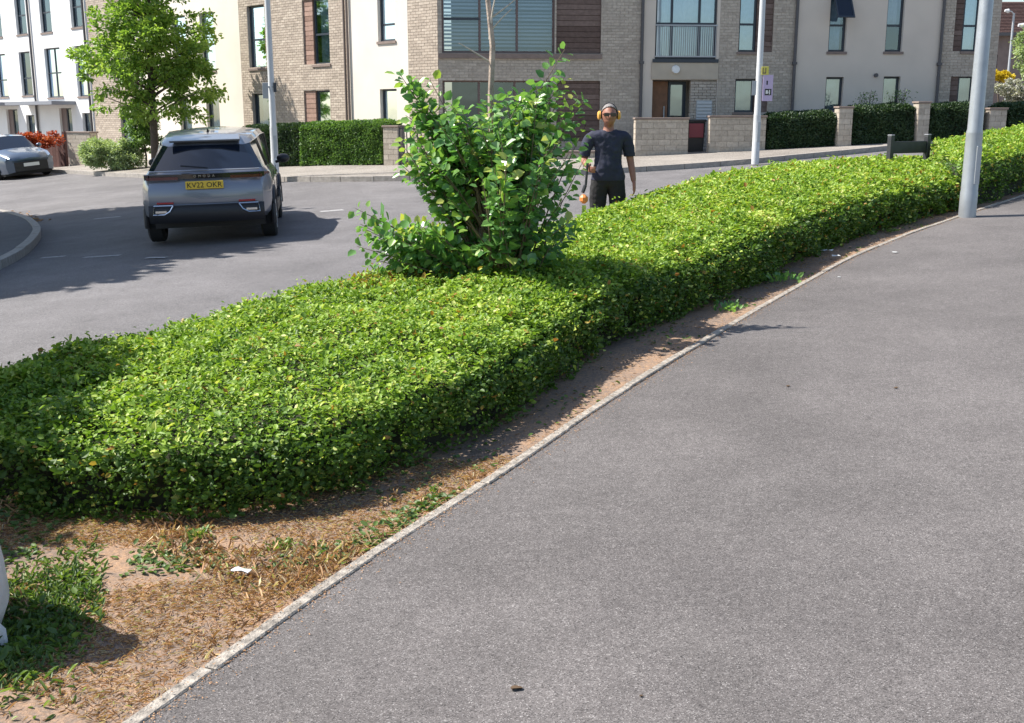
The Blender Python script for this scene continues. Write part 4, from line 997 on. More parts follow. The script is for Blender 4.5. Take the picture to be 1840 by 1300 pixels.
def hatch(x, y, z, rz):
    t = thing('silver_car', 'silver blue hatchback parked nose right at the far kerb, cut by the left edge', 'car', (x, y, z), rz)
    def st(y0, hw, belt, roofz, floor=.2, top=.66, dy=None):
        xs = [hw * .95, hw, hw * .99, hw * .96, hw * .92, hw * top + .10, hw * top + .04, hw * top * .5, 0]
        zs = [floor, .40, .62, belt - .08, belt, roofz - .09, roofz - .03, roofz, roofz + .012]
        return ([y0 + (d if dy else 0) for d in (dy or [0] * 9)], list(zip(xs, zs)))
    # nose at y=0 here, tail at 4.3
    S0 = [st(0, .62, .62, .66, .24, .6), st(.10, .80, .72, .76, .2, .7), st(.45, .88, .82, .86, .18, .75), st(1.15, .895, .93, .98, .17, .78), st(1.85, .90, .96, 1.38, .17, .66), st(2.4, .90, .97, 1.44, .17, .68), st(3.2, .90, .99, 1.42, .17, .67), st(3.95, .88, 1.0, 1.16, .2, .74), st(4.25, .80, .95, 1.02, .26, .7)]
    def grp(i, j):
        if j == 4 and 4 <= i <= 6: return 'g'
        if i == 3 and j >= 4: return 'g'
        if i == 6 and j >= 5: return 'g'
        return 'b'
    S, body, glass, roof = car_body(t, 0, 0, 0, S0, None, None, None, grp)
    for n_ in (0, len(S) - 1):
        for j in range(8): body.quad(S[n_][j], (-S[n_][j][0], *S[n_][j][1:]), (-S[n_][j + 1][0], *S[n_][j + 1][1:]), S[n_][j + 1])
    o = body.build('body', M['car2'], t); weld(o); o = glass.build('windows', M['carglass'], t); weld(o)
    MB().box(-.8, .8, .3, 4.0, .12, .25).build('underbody', M['carblack'], t)
    MB().box(-.56, .56, -.03, .06, .24, .56).build('grille', M['carblack'], t, bevel=.01)
    pl = MB().box(-.26, .26, -.05, -.035, .40, .51).build('number_plate', M['platew'], t)
    for s_ in (-1, 1):
        m = MB(); m.add([(s_ * .56, .02, .60), (s_ * .80, .16, .62), (s_ * .84, .40, .70), (s_ * .58, .14, .66)], [(0, 1, 2, 3)]); m.add([(s_ * .56, .0, .56), (s_ * .82, .12, .58), (s_ * .82, .14, .64), (s_ * .56, .0, .62)], [(0, 1, 2, 3)]); m.build('headlight', M['lamp'], t)
        for yy_ in (.88, 3.42):
            wheel(t, s_ * .905, yy_, .315, .2, s_)
            ar = MB(); ar.tube([(s_ * .885, yy_ + .36 * math.cos(a), .315 + .36 * math.sin(a)) for a in np.linspace(-.2, PI + .2, 13)], .03, 6); ar.build('wheel_arch', M['carblack'], t, smooth=True)
        m = MB(); bm = bmesh.new(); bmesh.ops.create_uvsphere(bm, u_segments=12, v_segments=8, radius=1)
        m.add([(s_ * (1.0 + v.co.x * .1), 1.55 + v.co.y * .08, 1.0 + v.co.z * .07) for v in bm.verts], [tuple(v.index for v in f.verts) for f in bm.faces]); bm.free(); m.build('mirror', M['car2'], t, smooth=True)
        wl = MB(); wl.tube([(s_ * (S[i][5][0] + .006), S[i][5][1], S[i][5][2] + .01) for i in (4, 5, 6)], .014, 5); wl.build('window_trim', M['chrome'], t)
    return t
car = hatch(-16.15, 37.5, P(-16.15, 37.5) - .12, R(45)); car.rotation_euler = (-.024, -.089, R(45))

# ---------------------------------------------------------------- person
def person(x, y, z, rz):
    t = thing('person', 'man in navy tee and black trousers wearing sunglasses and yellow ear defenders behind the hedge', 'person', (x, y, z), rz); t.scale = (.98, .98, .965)
    V = []; Ed = []; Rr = []
    def v(p, r): V.append(p); Rr.append(r); return len(V) - 1
    def e(*i):
        for a, b in zip(i, i[1:]): Ed.append((a, b))
    pel = v((0, 0, .98), (.155, .115)); sp = v((0, -.01, 1.14), (.145, .115)); ch = v((0, 0, 1.34), (.165, .12)); nb = v((0, .01, 1.50), (.075, .07)); nk = v((0, -.005, 1.57), (.06, .06)); hd0 = v((0, -.02, 1.64), (.07, .07))
    e(pel, sp, ch, nb, nk, hd0)
    arms = {-1: [(-.185, .0, 1.45), (-.255, -.01, 1.33), (-.285, .0, 1.17), (-.27, -.13, 1.13), (-.245, -.24, 1.10)], 1: [(.185, .0, 1.45), (.235, .01, 1.31), (.262, .02, 1.16), (.285, -.03, 1.02), (.30, -.07, .90)]}
    for s_, pts in arms.items():
        ids = [v(p, (r, r)) for p, r in zip(pts, (.072, .056, .046, .041, .030))]; e(ch, *ids)
    for s_ in (-1, 1):
        ids = [v(p, (r, r * 1.05)) for p, r in zip([(s_ * .095, 0, .90), (s_ * .115, -.01, .70), (s_ * .12, -.015, .50), (s_ * .125, .02, .30), (s_ * .13, .03, .10), (s_ * .135, -.04, .045), (s_ * .145, -.15, .035)], (.105, .088, .064, .06, .042, .045, .038))]; e(pel, *ids)
    me = bpy.data.meshes.new('b'); me.from_pydata(V, Ed, []); o = bpy.data.objects.new('b', me); C.objects.link(o)
    md = o.modifiers.new('s', 'SKIN'); md.use_smooth_shade = True
    for i, r in enumerate(Rr): me.skin_vertices[0].data[i].radius = r
    me.skin_vertices[0].data[pel].use_root = True
    o.modifiers.new('d', 'SUBSURF').levels = 2
    dg = bpy.context.evaluated_depsgraph_get(); body = bpy.data.meshes.new_from_object(o.evaluated_get(dg)); bpy.data.objects.remove(o)
    bm = bmesh.new(); bm.from_mesh(body)
    # head
    tmp = bmesh.new(); bmesh.ops.create_uvsphere(tmp, u_segments=40, v_segments=28, radius=1)
    for q in tmp.verts:
        a, b, c = q.co; X = a * .086; Y = b * .108; Z = c * .134
        if c < 0: X *= 1 - .30 * (-c) ** 1.3; Y *= 1 - .1 * (-c)
        if b < 0 and c < -.35: Y -= .010 * (-b)          # chin
        if b < -.6:
            Y -= .030 * math.exp(-((X) / .013) ** 2 - ((Z + .012) / .022) ** 2)   # nose
            Y -= .010 * math.exp(-((X) / .012) ** 2 - ((Z - .012) / .03) ** 2)
            Y += .010 * math.exp(-((abs(X) - .030) / .014) ** 2 - ((Z - .012) / .012) ** 2)  # sockets
            Y -= .007 * math.exp(-((X) / .05) ** 2 - ((Z - .035) / .012) ** 2)  # brow
            Y -= .006 * math.exp(-((X) / .024) ** 2 - ((Z + .055) / .007) ** 2)  # lips
            Y += .006 * math.exp(-((X) / .024) ** 2 - ((Z + .061) / .004) ** 2)
        X += (1 if X > 0 else -1) * .016 * math.exp(-((b - .05) / .16) ** 2 - ((Z + .0) / .03) ** 2) if abs(a) > .8 else 0   # ears
        q.co = Vector((X, Y - .03, Z + 1.675))
    hm = bpy.data.meshes.new('h'); tmp.to_mesh(hm); tmp.free(); bm.from_mesh(hm)
    def tubes(pts, r):
        m = MB(); m.tube(pts, r, 8); mm = bpy.data.meshes.new('f'); mm.from_pydata(m.v, [], m.f); bm.from_mesh(mm)
    def hand(w0, d, side, curl):
        w0 = Vector(w0); d = Vector(d).normalized(); s_ = Vector(side).normalized(); n_ = d.cross(s_).normalized()
        for k in range(4):
            o_ = s_ * (-.03 + .02 * k); tubes([w0 + o_ * .6 - d * .02, w0 + o_ + d * .05, w0 + o_ + d * .088], [.02, .017, .013])
            L = (.062, .075, .072, .055)[k]; p0 = w0 + o_ + d * .08; p1 = p0 + d * L * .5 + n_ * curl * .012; p2 = p1 + d * L * .35 * (1 - curl * .5) + n_ * curl * .03; p3 = p2 + d * L * .2 * (1 - curl) + n_ * curl * .022
            tubes([p0, p1, p2, p3], [.0105, .0095, .0088, .007])
        b0 = w0 - s_ * .02 + d * .02; tubes([b0, b0 - s_ * .03 + d * .03, b0 - s_ * .035 + d * .06 + n_ * .012], [.016, .012, .009])
    hand((.302, -.075, .895), (.03, -.12, -1), (0, -1, .1), .45)
    hand((-.243, -.25, 1.098), (.10, -1, -.25), (0, .25, -1), .95)
    jm = bpy.data.meshes.new('j'); bm.to_mesh(jm); bm.free(); o = bpy.data.objects.new('j', jm); C.objects.link(o)
    r = o.modifiers.new('r', 'REMESH'); r.mode = 'VOXEL'; r.voxel_size = .0075; r.use_smooth_shade = True
    sm = o.modifiers.new('sm', 'SMOOTH'); sm.factor = .5; sm.iterations = 2
    dg = bpy.context.evaluated_depsgraph_get(); fin = bpy.data.meshes.new_from_object(o.evaluated_get(dg)); bpy.data.objects.remove(o)
    fin.materials.clear(); fin.materials.append(M['skin'])
    bo = bpy.data.objects.new('body', fin); C.objects.link(bo); bo.parent = t
    def shell(name, sel, off, mat, wr=.004):
        b2 = bmesh.new(); b2.from_mesh(fin)
        bmesh.ops.delete(b2, geom=[q for q in b2.verts if not sel(q.co)], context='VERTS'); b2.normal_update()
        for q in b2.verts: q.co += q.normal * (off + wr * noise.noise(q.co * 9) + wr * .8 * noise.noise(q.co * 22))
        m2 = bpy.data.meshes.new(name); b2.to_mesh(m2); b2.free(); m2.materials.clear(); m2.materials.append(M[mat]); o2 = bpy.data.objects.new(name, m2); C.objects.link(o2); o2.parent = t
        md = o2.modifiers.new('th', 'SOLIDIFY'); md.thickness = .004; md.offset = -1; return o2
    shell('tshirt', lambda c: .93 < c.z < 1.512 - .3 * max(0, .06 - abs(c.x)) and (abs(c.x) < .205 or c.z > 1.21) and not (c.y < -.16 and c.z < 1.25), .018, 'tee', .009)
    shell('trousers', lambda c: .05 < c.z < .985 and abs(c.x) < .225 - (.0 if c.z < .8 else 0), .016, 'trouser', .008)
    shell('boots', lambda c: c.z < .13 and abs(c.x) < .24, .012, 'boot', .001)
    shell('hair', lambda c: c.z > 1.70 and c.z > 1.755 - .9 * (c.y + .075), .010, 'hair', .003)
    g = MB()
    for s_ in (-1, 1): g.box(s_ * .038 - .032, s_ * .038 + .032, -.150, -.136, 1.672, 1.712); g.box(s_ * .078 - .004, s_ * .078 + .004, -.140, -.02, 1.695, 1.706)
    g.box(-.012, .012, -.151, -.137, 1.696, 1.706); g.build('sunglasses', M['gloss'], t, bevel=.003)
    bp = MB(); bp.tube([(.104 * math.cos(a), .0, 1.68 + .146 * math.sin(a)) for a in np.linspace(.1, PI - .1, 18)], .005, 6); bd = bp.build('ear_defenders', M['carblack'], t, smooth=True)
    for s_ in (-1, 1):
        m = MB(); m.tube([(s_ * .086, -.01, 1.685), (s_ * .100, -.01, 1.685)], [.040, .042], 16); m.build('cushion', M['carblack'], bd, smooth=True)
        m = MB(); m.tube([(s_ * .100, -.01, 1.685), (s_ * .122, -.01, 1.685), (s_ * .134, -.01, 1.685)], [.052, .050, .032], 18); m.build('ear_cup', M['yelmuff'], bd, smooth=True)
    return t
mx, my = 1.10, 12.75; mz = P(mx, my) - .12
person(mx, my, mz, R(0))
# hedge trimmer hanging from his hand
t = thing('hedge_trimmer', 'orange hedge trimmer with dark handle held low in the man\'s hand', 'hedge trimmer', (mx, my, mz))
m = MB(); m.tube([(-.255, -.33, 1.12), (-.275, -.34, .86)], .014, 8); m.tube([(-.28, -.345, .86), (-.31, -.36, .78)], .02, 8); m.build('handle', M['carblack'], t, smooth=True)
m = MB(); m.box(-.34, -.25, -.41, -.29, .66, .76); m.build('motor_housing', M['orange'], t, bevel=.03)
m = MB(); m.box(-.315, -.27, -.365, -.355, .12, .64); m.build('blade', M['chrome'], t)

# ---------------------------------------------------------------- main hedge
def ground_cover_hedge(label, F, B, hts, nbase, name='hedge', nsec=90, ends=(True, True), singles=0, seed=0):
    F = smooth_line(F, nsec, 3); B = smooth_line(B, nsec, 3); hts = np.interp(np.linspace(0, 1, nsec), np.linspace(0, 1, len(hts)), hts)
    c = (F[nsec // 2] + B[nsec // 2]) / 2; org = np.array([c[0], c[1], P(*c)])
    t = thing(name, label, 'hedge', tuple(org), 0, None)
    # profile table (superellipse) from front foot (0) over top to back foot (1)
    th = np.linspace(0, PI, 900); e = 2 / 7.5
    px = .5 - .5 * np.sign(np.cos(th)) * np.abs(np.cos(th)) ** e; pz = np.abs(np.sin(th)) ** e
    seg = np.r_[0, np.cumsum(np.hypot(np.diff(px) * 2.2, np.diff(pz) * .55))]; seg /= seg[-1]
    def surf(s, a, shrink=0.0):
        """s,a in 0..1 arrays -> pos"""
        fx = np.interp(s, np.linspace(0, 1, nsec), F[:, 0]); fy = np.interp(s, np.linspace(0, 1, nsec), F[:, 1])
        bx = np.interp(s, np.linspace(0, 1, nsec), B[:, 0]); by = np.interp(s, np.linspace(0, 1, nsec), B[:, 1])
        hh = np.interp(s, np.linspace(0, 1, nsec), hts)
        u = np.interp(a, seg, px); zz = np.interp(a, seg, pz)
        Ln = LEN
        es = np.ones_like(s)
        if ends[0]: es = es * np.clip(1 - (1 - np.clip(s * Ln / .45, 0, 1)) ** 3.2, 0, 1) ** .45
        if ends[1]: es = es * np.clip(1 - (1 - np.clip((1 - s) * Ln / .5, 0, 1)) ** 3.2, 0, 1) ** .45
        uu = .5 + (u - .5) * (1 - shrink) * es
        uu = uu - np.where(u < .5, .012 * zz, 0)     # the clipped face leans out over its foot on the path side
        x = fx + (bx - fx) * uu; y = fy + (by - fy) * uu
        g = .045 * x + .0006 * np.clip(y, 0, 40) ** 2 - .035 * np.maximum(0, -5 - x)
        return x, y, g + zz * (hh * (.84 + .16 * np.clip(u * 2, 0, 1)) - shrink * .35) * es, g
    mid = (F + B) / 2; LEN = float(np.sum(np.linalg.norm(np.diff(mid, axis=0), axis=1)))
    # core
    ns, na = nsec, 26; S_, A_ = np.meshgrid(np.linspace(0, 1, ns), np.linspace(0, 1, na), indexing='ij')
    x, y, z, g = surf(S_.ravel(), A_.ravel(), .09)
    vv = np.stack([x, y, z - .03], 1) - org
    fs = np.array([(i * na + j, (i + 1) * na + j, (i + 1) * na + j + 1, i * na + j + 1) for i in range(ns - 1) for j in range(na - 1)])
    np_mesh('stems', vv, fs, M['core'], None, t, True)
    # leaves, denser close to the camera
    n = nbase * 2; s = rng.random(n); a = rng.random(n); x, y, z, g = surf(s, a)
    dist = np.hypot(x, y); keep = rng.random(n) < np.clip((6.0 / dist) ** .55, .35, 1) * np.clip((np.abs(a - .5) < .46) * 1.0 + .55, 0, 1)
    s, a, x, y, z, g, dist = [q[keep] for q in (s, a, x, y, z, g, dist)]; n = len(s)
    d1 = .004; x1, y1, z1, _ = surf(np.clip(s + d1, 0, 1), a); x2, y2, z2, _ = surf(s, np.clip(a + d1, 0, 1)); x0, y0, z0, _ = surf(np.clip(s - d1, 0, 1), a); x3, y3, z3, _ = surf(s, np.clip(a - d1, 0, 1))
    nr = norm(np.cross(np.stack([x2 - x3, y2 - y3, z2 - z3], 1), np.stack([x1 - x0, y1 - y0, z1 - z0], 1)))
    flip = np.sum(nr * np.stack([np.zeros(n), np.zeros(n), np.ones(n)], 1), 1) < -.3; nr[flip] *= -1
    b1 = np.array([noise.noise((p * 1.5 + seed, q * 1.5, r_ * 1.5)) for p, q, r_ in zip(x, y, z)])
    b2 = np.array([noise.noise((p * 5.5, q * 5.5 + seed, r_ * 5.5)) for p, q, r_ in zip(x, y, z)])
    b3 = np.array([noise.noise((p * 3.1 + 40, q * 3.1, r_ * 3.1)) for p, q, r_ in zip(x, y, z)])
    depth = rng.random(n) ** 1.6 * .085
    off = b1 * .045 + b2 * .06 + rng.normal(0, .012, n) - depth + .02
    stray = rng.random(n) < .03; off[stray] += rng.random(stray.sum()) * .07
    pos = np.stack([x, y, z], 1) + nr * off[:, None]; pos[:, 2] = np.maximum(pos[:, 2], g + .004)
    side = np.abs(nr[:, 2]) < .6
    # gaps low on the path side
    low = (z - g) < .2; hole = low & (b2 + b1 * .6 > .12) & (a < .3) & (rng.random(n) < .75)
    up_ = np.where(side, .05, 1.0)[:, None]
    dirs = rng.normal(0, .75, (n, 3)) * [1, 1, .35] + nr * .25 + [0, 0, .12]
    nrm_ = nr * .75 + rng.normal(0, .38, (n, 3)) + np.stack([np.zeros(n), np.zeros(n), up_[:, 0] * .5], 1)
    tone = .58 + .08 * s - .48 * (side & (a < .4)) + .24 * b3 + .12 * b1 + rng.normal(0, .17, n) - depth * 1.5  # shade put into leaf tone: path-side face and deep-set leaves darker
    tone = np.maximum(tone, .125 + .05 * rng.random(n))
    odd = rng.random(n) < .008 + .022 * s + .10 * np.clip(b2 - .2, 0, 1) + .03 * np.clip(b3, 0, 1) + .45 * np.exp(-(((x + .85) / .45) ** 2 + ((y - 8.05) / .22) ** 2)); tone[odd] = rng.random(odd.sum()) * .06
    new = rng.random(n) < .05 + .1 * np.clip(b1, 0, 1); tone[new] = rng.uniform(.88, 1, new.sum())
    sz = rng.choice([.62, .85, 1.0, 1.25, 1.6], n, p=[.2, .25, .28, .19, .08]) * rng.uniform(.85, 1.15, n) * np.interp(dist, [4, 8, 18], [.0245, .029, .045])
    k = ~hole; idx = np.where(k)[0]
    pos -= org
    if singles:
        o_ = np.argsort(dist[idx] - sz[idx] * 25 - off[idx] * 6); ff = idx[o_[:singles]]
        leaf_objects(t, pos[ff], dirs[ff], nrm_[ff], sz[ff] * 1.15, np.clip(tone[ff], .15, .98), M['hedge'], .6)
        k[ff] = False
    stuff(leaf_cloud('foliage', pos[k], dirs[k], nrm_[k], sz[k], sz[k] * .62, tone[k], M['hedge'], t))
    # visible brown stems under the path side
    m = MB()
    for _ in range(160 if singles else 60):
        q = random.random(); xx, yy_, zz, gg = [float(v_[0]) for v_ in surf(np.array([q]), np.array([random.uniform(.1, .2)]), .1)]
        x_, y_, z_, g_ = [float(v_[0]) for v_ in surf(np.array([min(1, max(0, q + random.uniform(-.01, .01)))]), np.array([.0]), .2)]
        m.tube([Vector((x_, y_, g_ - .02)) - Vector(org), Vector(((x_ + xx) / 2, (y_ + yy_) / 2, (g_ + zz) / 2)) - Vector(org), Vector((xx, yy_, zz)) - Vector(org)], [.006, .004, .002], 4)
    stuff(m.build('branches', M['darkbark'], t))
    return t
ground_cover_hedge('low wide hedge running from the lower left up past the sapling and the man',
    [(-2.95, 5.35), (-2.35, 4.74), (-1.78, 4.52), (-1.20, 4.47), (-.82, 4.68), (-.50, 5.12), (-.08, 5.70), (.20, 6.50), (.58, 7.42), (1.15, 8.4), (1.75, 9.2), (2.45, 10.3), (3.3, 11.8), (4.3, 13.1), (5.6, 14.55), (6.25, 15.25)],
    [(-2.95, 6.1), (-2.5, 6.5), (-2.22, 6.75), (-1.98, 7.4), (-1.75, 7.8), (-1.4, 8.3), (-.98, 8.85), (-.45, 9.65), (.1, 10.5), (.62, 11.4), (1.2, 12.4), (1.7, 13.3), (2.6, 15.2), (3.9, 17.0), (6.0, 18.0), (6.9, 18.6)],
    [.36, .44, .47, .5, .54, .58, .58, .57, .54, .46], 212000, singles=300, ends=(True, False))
ground_cover_hedge('second low hedge behind the thick lamp post, running off to the right',
    [(5.85, 14.75), (7.0, 16.0), (7.95, 17.1), (9.8, 19.2), (12.2, 21.9)], [(6.75, 18.2), (7.7, 19.3), (8.7, 20.4), (10.4, 22.0), (13, 24.2)], [.72, .74, .74, .74], 46000, nsec=50, seed=20)

# ---------------------------------------------------------------- sapling with leafy suckers
def sapling():
    ox, oy = -.12, 8.2; oz = P(ox, oy)
    t = thing('sapling', 'bare topped pale sapling with a thicket of glossy leafy suckers rising from the hedge', 'sapling tree', (ox, oy, oz))
    m = MB(); tp = [(-.05, 0, -.05), (-.09, 0, .5), (-.10, .0, .95), (-.03, 0, 1.35), (-.035, .02, 1.75), (-.02, .02, 2.1), (-.06, .02, 2.5), (-.10, .02, 2.95)]
    m.tube(tp, [.036, .033, .030, .026, .022, .021, .018, .010], 9); m.build('trunk', M['bark'], t, smooth=True)
    m = MB()
    limb(m, (-.05, .02, 2.0), (-.26, -.05, 2.12), .007, .003, .1); limb(m, (-.03, .02, 2.3), (.14, 0, 2.42), .008, .003, .1); limb(m, (-.05, .02, 2.45), (-.24, .05, 2.62), .008, .003, .1)
    limb(m, (-.04, .02, 2.15), (.02, -.05, 2.5), .010, .004, .1); limb(m, (-.08, .02, 2.7), (.1, 0, 2.95), .007, .003, .1); limb(m, (-.04, .02, 2.2), (.12, 0, 2.36), .007, .003, .1)
    m.build('dead_branches', M['twig'], t, smooth=True)
    # tips of suckers, relative metres (x, y, z)
    tips = []
    def blob(c, r, n):
        for _ in range(n):
            v = rng.normal(0, 1, 3); v /= np.linalg.norm(v); q = rng.random() ** .4; tips.append([c[0] + v[0] * r[0] * q, c[1] + v[1] * r[1] * q, c[2] + v[2] * r[2] * q])
    blob((.08, -.2, 1.38), (.62, .6, .46), 60); blob((.10, -.1, .85), (.58, .5, .38), 34); blob((-.58, 0, 1.72), (.16, .12, .2), 8); blob((-.62, 0, 1.3), (.14, .12, .15), 6); blob((.36, -.1, 1.78), (.28, .25, .2), 18)
    blob((-.70, 0, .75), (.40, .3, .24), 34); blob((-.35, 0, .66), (.45, .35, .30), 34); blob((-.42, .1, 1.45), (.28, .25, .34), 22)
    tips += [[-.70, 0, 1.92], [-.62, .05, 1.82], [-.58, -.05, 1.72], [-1.03, -.1, .95], [-1.0, 0, .82], [-.55, .1, 1.35], [.66, 0, 1.55], [.66, .1, 1.3], [.64, 0, 1.72], [-.95, .1, .45], [.5, 0, 2.08]]
    st = MB(); LP, LD, LN, LT, LS = [], [], [], [], []
    for tip in tips:
        tip = Vector(tip); hz = tip.z; r0 = Vector((random.uniform(-.04, .22), random.uniform(-.1, .1), .05 + random.random() * .35 * min(1, hz)))
        if hz > 1.3 and random.random() < .3: r0 = Vector((-.06, 0, random.uniform(.7, 1.1)))
        mid = r0.lerp(tip, .55) + Vector(((tip.x - r0.x) * -.12, 0, .12 * abs(tip.x - r0.x) * 0 + .02)) + Vector((random.gauss(0, .03), random.gauss(0, .03), 0))
        n_ = 9; pts = []
        for k in range(n_ + 1): s_ = k / n_; pts.append(r0 * (1 - s_) ** 2 + mid * 2 * s_ * (1 - s_) + tip * s_ ** 2)
        st.tube(pts, [.010 - .008 * k / n_ for k in range(n_ + 1)], 5)
        Ln = (tip - r0).length; nl = int(10 + Ln * 17)
        far_side = tip.x < -.5 or tip.x > .7 or tip.z > 1.8
        tb = random.gauss(.5, .14)
        for k in range(nl):
            s_ = (1 - (k / nl) ** 1.1 * (.55 if far_side else .62)); f = s_ * n_; i = min(n_ - 1, int(f)); p = pts[i].lerp(pts[i + 1], f - i); d = (pts[i + 1] - pts[i]).normalized()
            ang = k * 2.4 + random.random(); a_ = d.cross(Vector((0, 1, .2))).normalized(); b_ = d.cross(a_)
            o_ = (a_ * math.cos(ang) + b_ * math.sin(ang))
            pos = p + o_ * random.uniform(.005, .05)
            dr_ = (o_ + d * random.uniform(.1, .8) + Vector((0, 0, random.uniform(-.25, .3)))).normalized()
            LP.append(pos); LD.append(dr_); LN.append(Vector((random.gauss(0, .45), random.gauss(-.15, .45), random.uniform(.35, 1))))
            LT.append(min(1, max(0, tb + random.gauss(0, .17) + (.2 if s_ > .92 else 0)))); LS.append(random.uniform(.045, .105) * (.8 if s_ > .9 else 1))
    stuff(st.build('suckers', M['stem'], t, smooth=True))
    LP, LD, LN, LT, LS = map(np.array, (LP, LD, LN, LT, LS))
    kp = (LP[:, 0] < .69) & ~((np.abs(LP[:, 0] + .115) < .06) & (LP[:, 1] < 0) & (LP[:, 2] > .72) & (LP[:, 2] < 1.12))
    LP, LD, LN, LT, LS = LP[kp], LD[kp], LN[kp], LT[kp], LS[kp]
    score = LS * 8 - LP[:, 1] * 1.2 + rng.random(len(LP)) * .6; ix = np.argsort(-score); f = ix[:300]; r = ix[300:]
    leaf_objects(t, LP[f], LD[f], LN[f], LS[f], LT[f], M['shrub'], .82)
    stuff(leaf_cloud('foliage', LP[r], LD[r], LN[r], LS[r], LS[r] * .78, LT[r], M['shrub'], t))
sapling()

# ---------------------------------------------------------------- verge: straw, weeds, cuttings
def inbed(n, y0, y1, wmin=0, wmax=1):
    y = rng.uniform(y0, y1, n); xe = np.interp(y, EDGE[:, 1], EDGE[:, 0]); xk = np.interp(y, KB[:, 1], KB[:, 0]); u = rng.uniform(wmin, wmax, n)
    return xe - .03 - u * (xe - xk), y
def gz(x, y): return .045 * x + .0006 * np.clip(y, 0, 40) ** 2 - .035 * np.maximum(0, -5 - x)
def scatter(name, x, y, L, W_, tone, mat, up=.15, upn=1.0, zoff=.004, lab=None):
    n = len(x); a = rng.random(n) * 6.28; d = np.stack([np.cos(a), np.sin(a), np.abs(rng.normal(up, up * .6, n))], 1); nn = np.stack([rng.normal(0, .4, n), rng.normal(0, .4, n), np.full(n, upn)], 1)
    z = gz(x, y) - .012 + zoff + .018 * np.array([noise.noise((p * 2.3, q * 2.3, 0)) + .5 * noise.noise((p * 7, q * 7, 3)) for p, q in zip(x, y)])
    o = leaf_cloud(name, np.stack([x, y, z], 1), d, nn, L, W_, tone, mat); stuff(o)
    if lab: o['label'] = lab
    return o
def masked(n, y0, y1, thr, sc_=1.3, off=0, wmax=1):
    x, y = inbed(n, y0, y1, 0, wmax); b = np.array([noise.noise((p * sc_ + off, q * sc_, 0)) for p, q in zip(x, y)]); k = b + rng.normal(0, .10, n) > thr
    return x[k], y[k]
x, y = masked(230000, 2.0, 5.2, -.2, 1.6, 3, .8); k = (y + .55 * x > 2.2) & (rng.random(len(y)) < np.clip(1 - np.abs(y - 4.0 + .25 * (x + 1.2)) / .8, .42, 1)); x, y = x[k], y[k]; scatter('dry_straw', x, y, rng.uniform(.008, .030, len(x)), .0019, rng.random(len(x)), M['straw'], .2, lab='dry orange straw and clippings on the bare verge')
x, y = masked(9000, 2.0, 18, -.3, 2.0, 9, .35); scatter('dry_straw', x, y, rng.uniform(.008, .03, len(x)), .0025, rng.random(len(x)) * .8, M['straw'], .12, lab='thin brown litter along the edge of the bed')
x, y = masked(24000, 2.9, 4.9, .24, 1.9, 30, .9); scatter('short_grass', x, y, rng.uniform(.02, .055, len(x)), .006, rng.random(len(x)), M['straw'], .9, .5, lab='short yellowing grass growing through the verge')
# weed cluster at far left under the sack
n = 6000; x = rng.normal(-1.74, .15, n); y = rng.normal(3.45, .32, n); k = (x < edge_x(3.2) - .35) & (x + .35 * (y - 3.4) < -1.38); x, y = x[k], y[k]
o = scatter('weed_patch', x, y, rng.uniform(.015, .05, len(x)), .011, rng.random(len(x)) * .8, M['weed'], .7, .5, .0); o.data.transform(Matrix.Identity(4))
z = np.zeros(len(o.data.vertices) * 3); 
n = 80; x = rng.normal(-1.68, .12, n); y = rng.normal(3.3, .2, n)
scatter('weed_patch', x, y, rng.uniform(.02, .05, n), .022, rng.random(n) * .8, M['weed'], .7, .5, .03, lab='broad cut leaves lying over the weeds by the white sack')
x, y = masked(9000, 3.9, 4.9, .18, 1.6, 50, 1.0); scatter('hedge_cuttings', x, y, rng.uniform(.02, .045, len(x)), .02, rng.random(len(x)) * .5, M['weed'], .3, lab='green cuttings lying under the foot of the hedge')
x, y = masked(5000, 4.6, 16, .15, 1.5, 70, .6); scatter('hedge_cuttings', x, y, rng.uniform(.02, .045, len(x)), .02, rng.random(len(x)) * .6, M['weed'], .3, lab='scattered green clippings along the bed')

n = 5200; y = rng.uniform(2.4, 15, n); x = np.interp(y, EDGE[:, 1], EDGE[:, 0]) + .055 + rng.exponential(.035, n) - (rng.random(n) < .35) * .06
a = rng.random(n) * 6.28
o = leaf_cloud('grit', np.stack([x, y, gz(x, y) + .004 + .012 * (x < np.interp(y, EDGE[:, 1], EDGE[:, 0]) + .052)], 1), np.stack([np.cos(a), np.sin(a), rng.random(n) * .5], 1), rng.normal(0, .3, (n, 3)) + [0, 0, 1], rng.uniform(.003, .012, n), .004, rng.random(n) * .55, M['straw'])
stuff(o); o['label'] = 'soil crumbs and bits spilled over the edging onto the pavement'
def tuft(label, x, y, n, r, hh, mat='weed', lo=.3):
    t = thing('weed_tuft', label, 'weed', (x, y, P(x, y) - .01))
    a = rng.random(n) * 6.28; rr = rng.random(n) * r; pos = np.stack([rr * np.cos(a), rr * np.sin(a), rng.random(n) * hh * .4], 1)
    d = np.stack([np.cos(a) * .6, np.sin(a) * .6, rng.uniform(.3, 1.2, n)], 1)
    stuff(leaf_cloud('foliage', pos, d, rng.normal(0, .5, (n, 3)) + [0, 0, .6], rng.uniform(.5, 1.1, n) * hh * .5, hh * .3, rng.uniform(lo * .6, .85, n), M[mat], t))
tuft('small bright green weed on the straw left of the edging', -1.30, 4.28, 60, .05, .05)
tuft('yellow green weed on the straw close to the edging', -.93, 4.12, 60, .06, .05, lo=.7)
tuft('small weed sprouting at the edging kerb below the hedge', -.36, 4.72, 26, .03, .04, lo=.7)
tuft('pale green seedling at the hedge foot near the lamp post', 4.5, 13.05, 40, .09, .08)
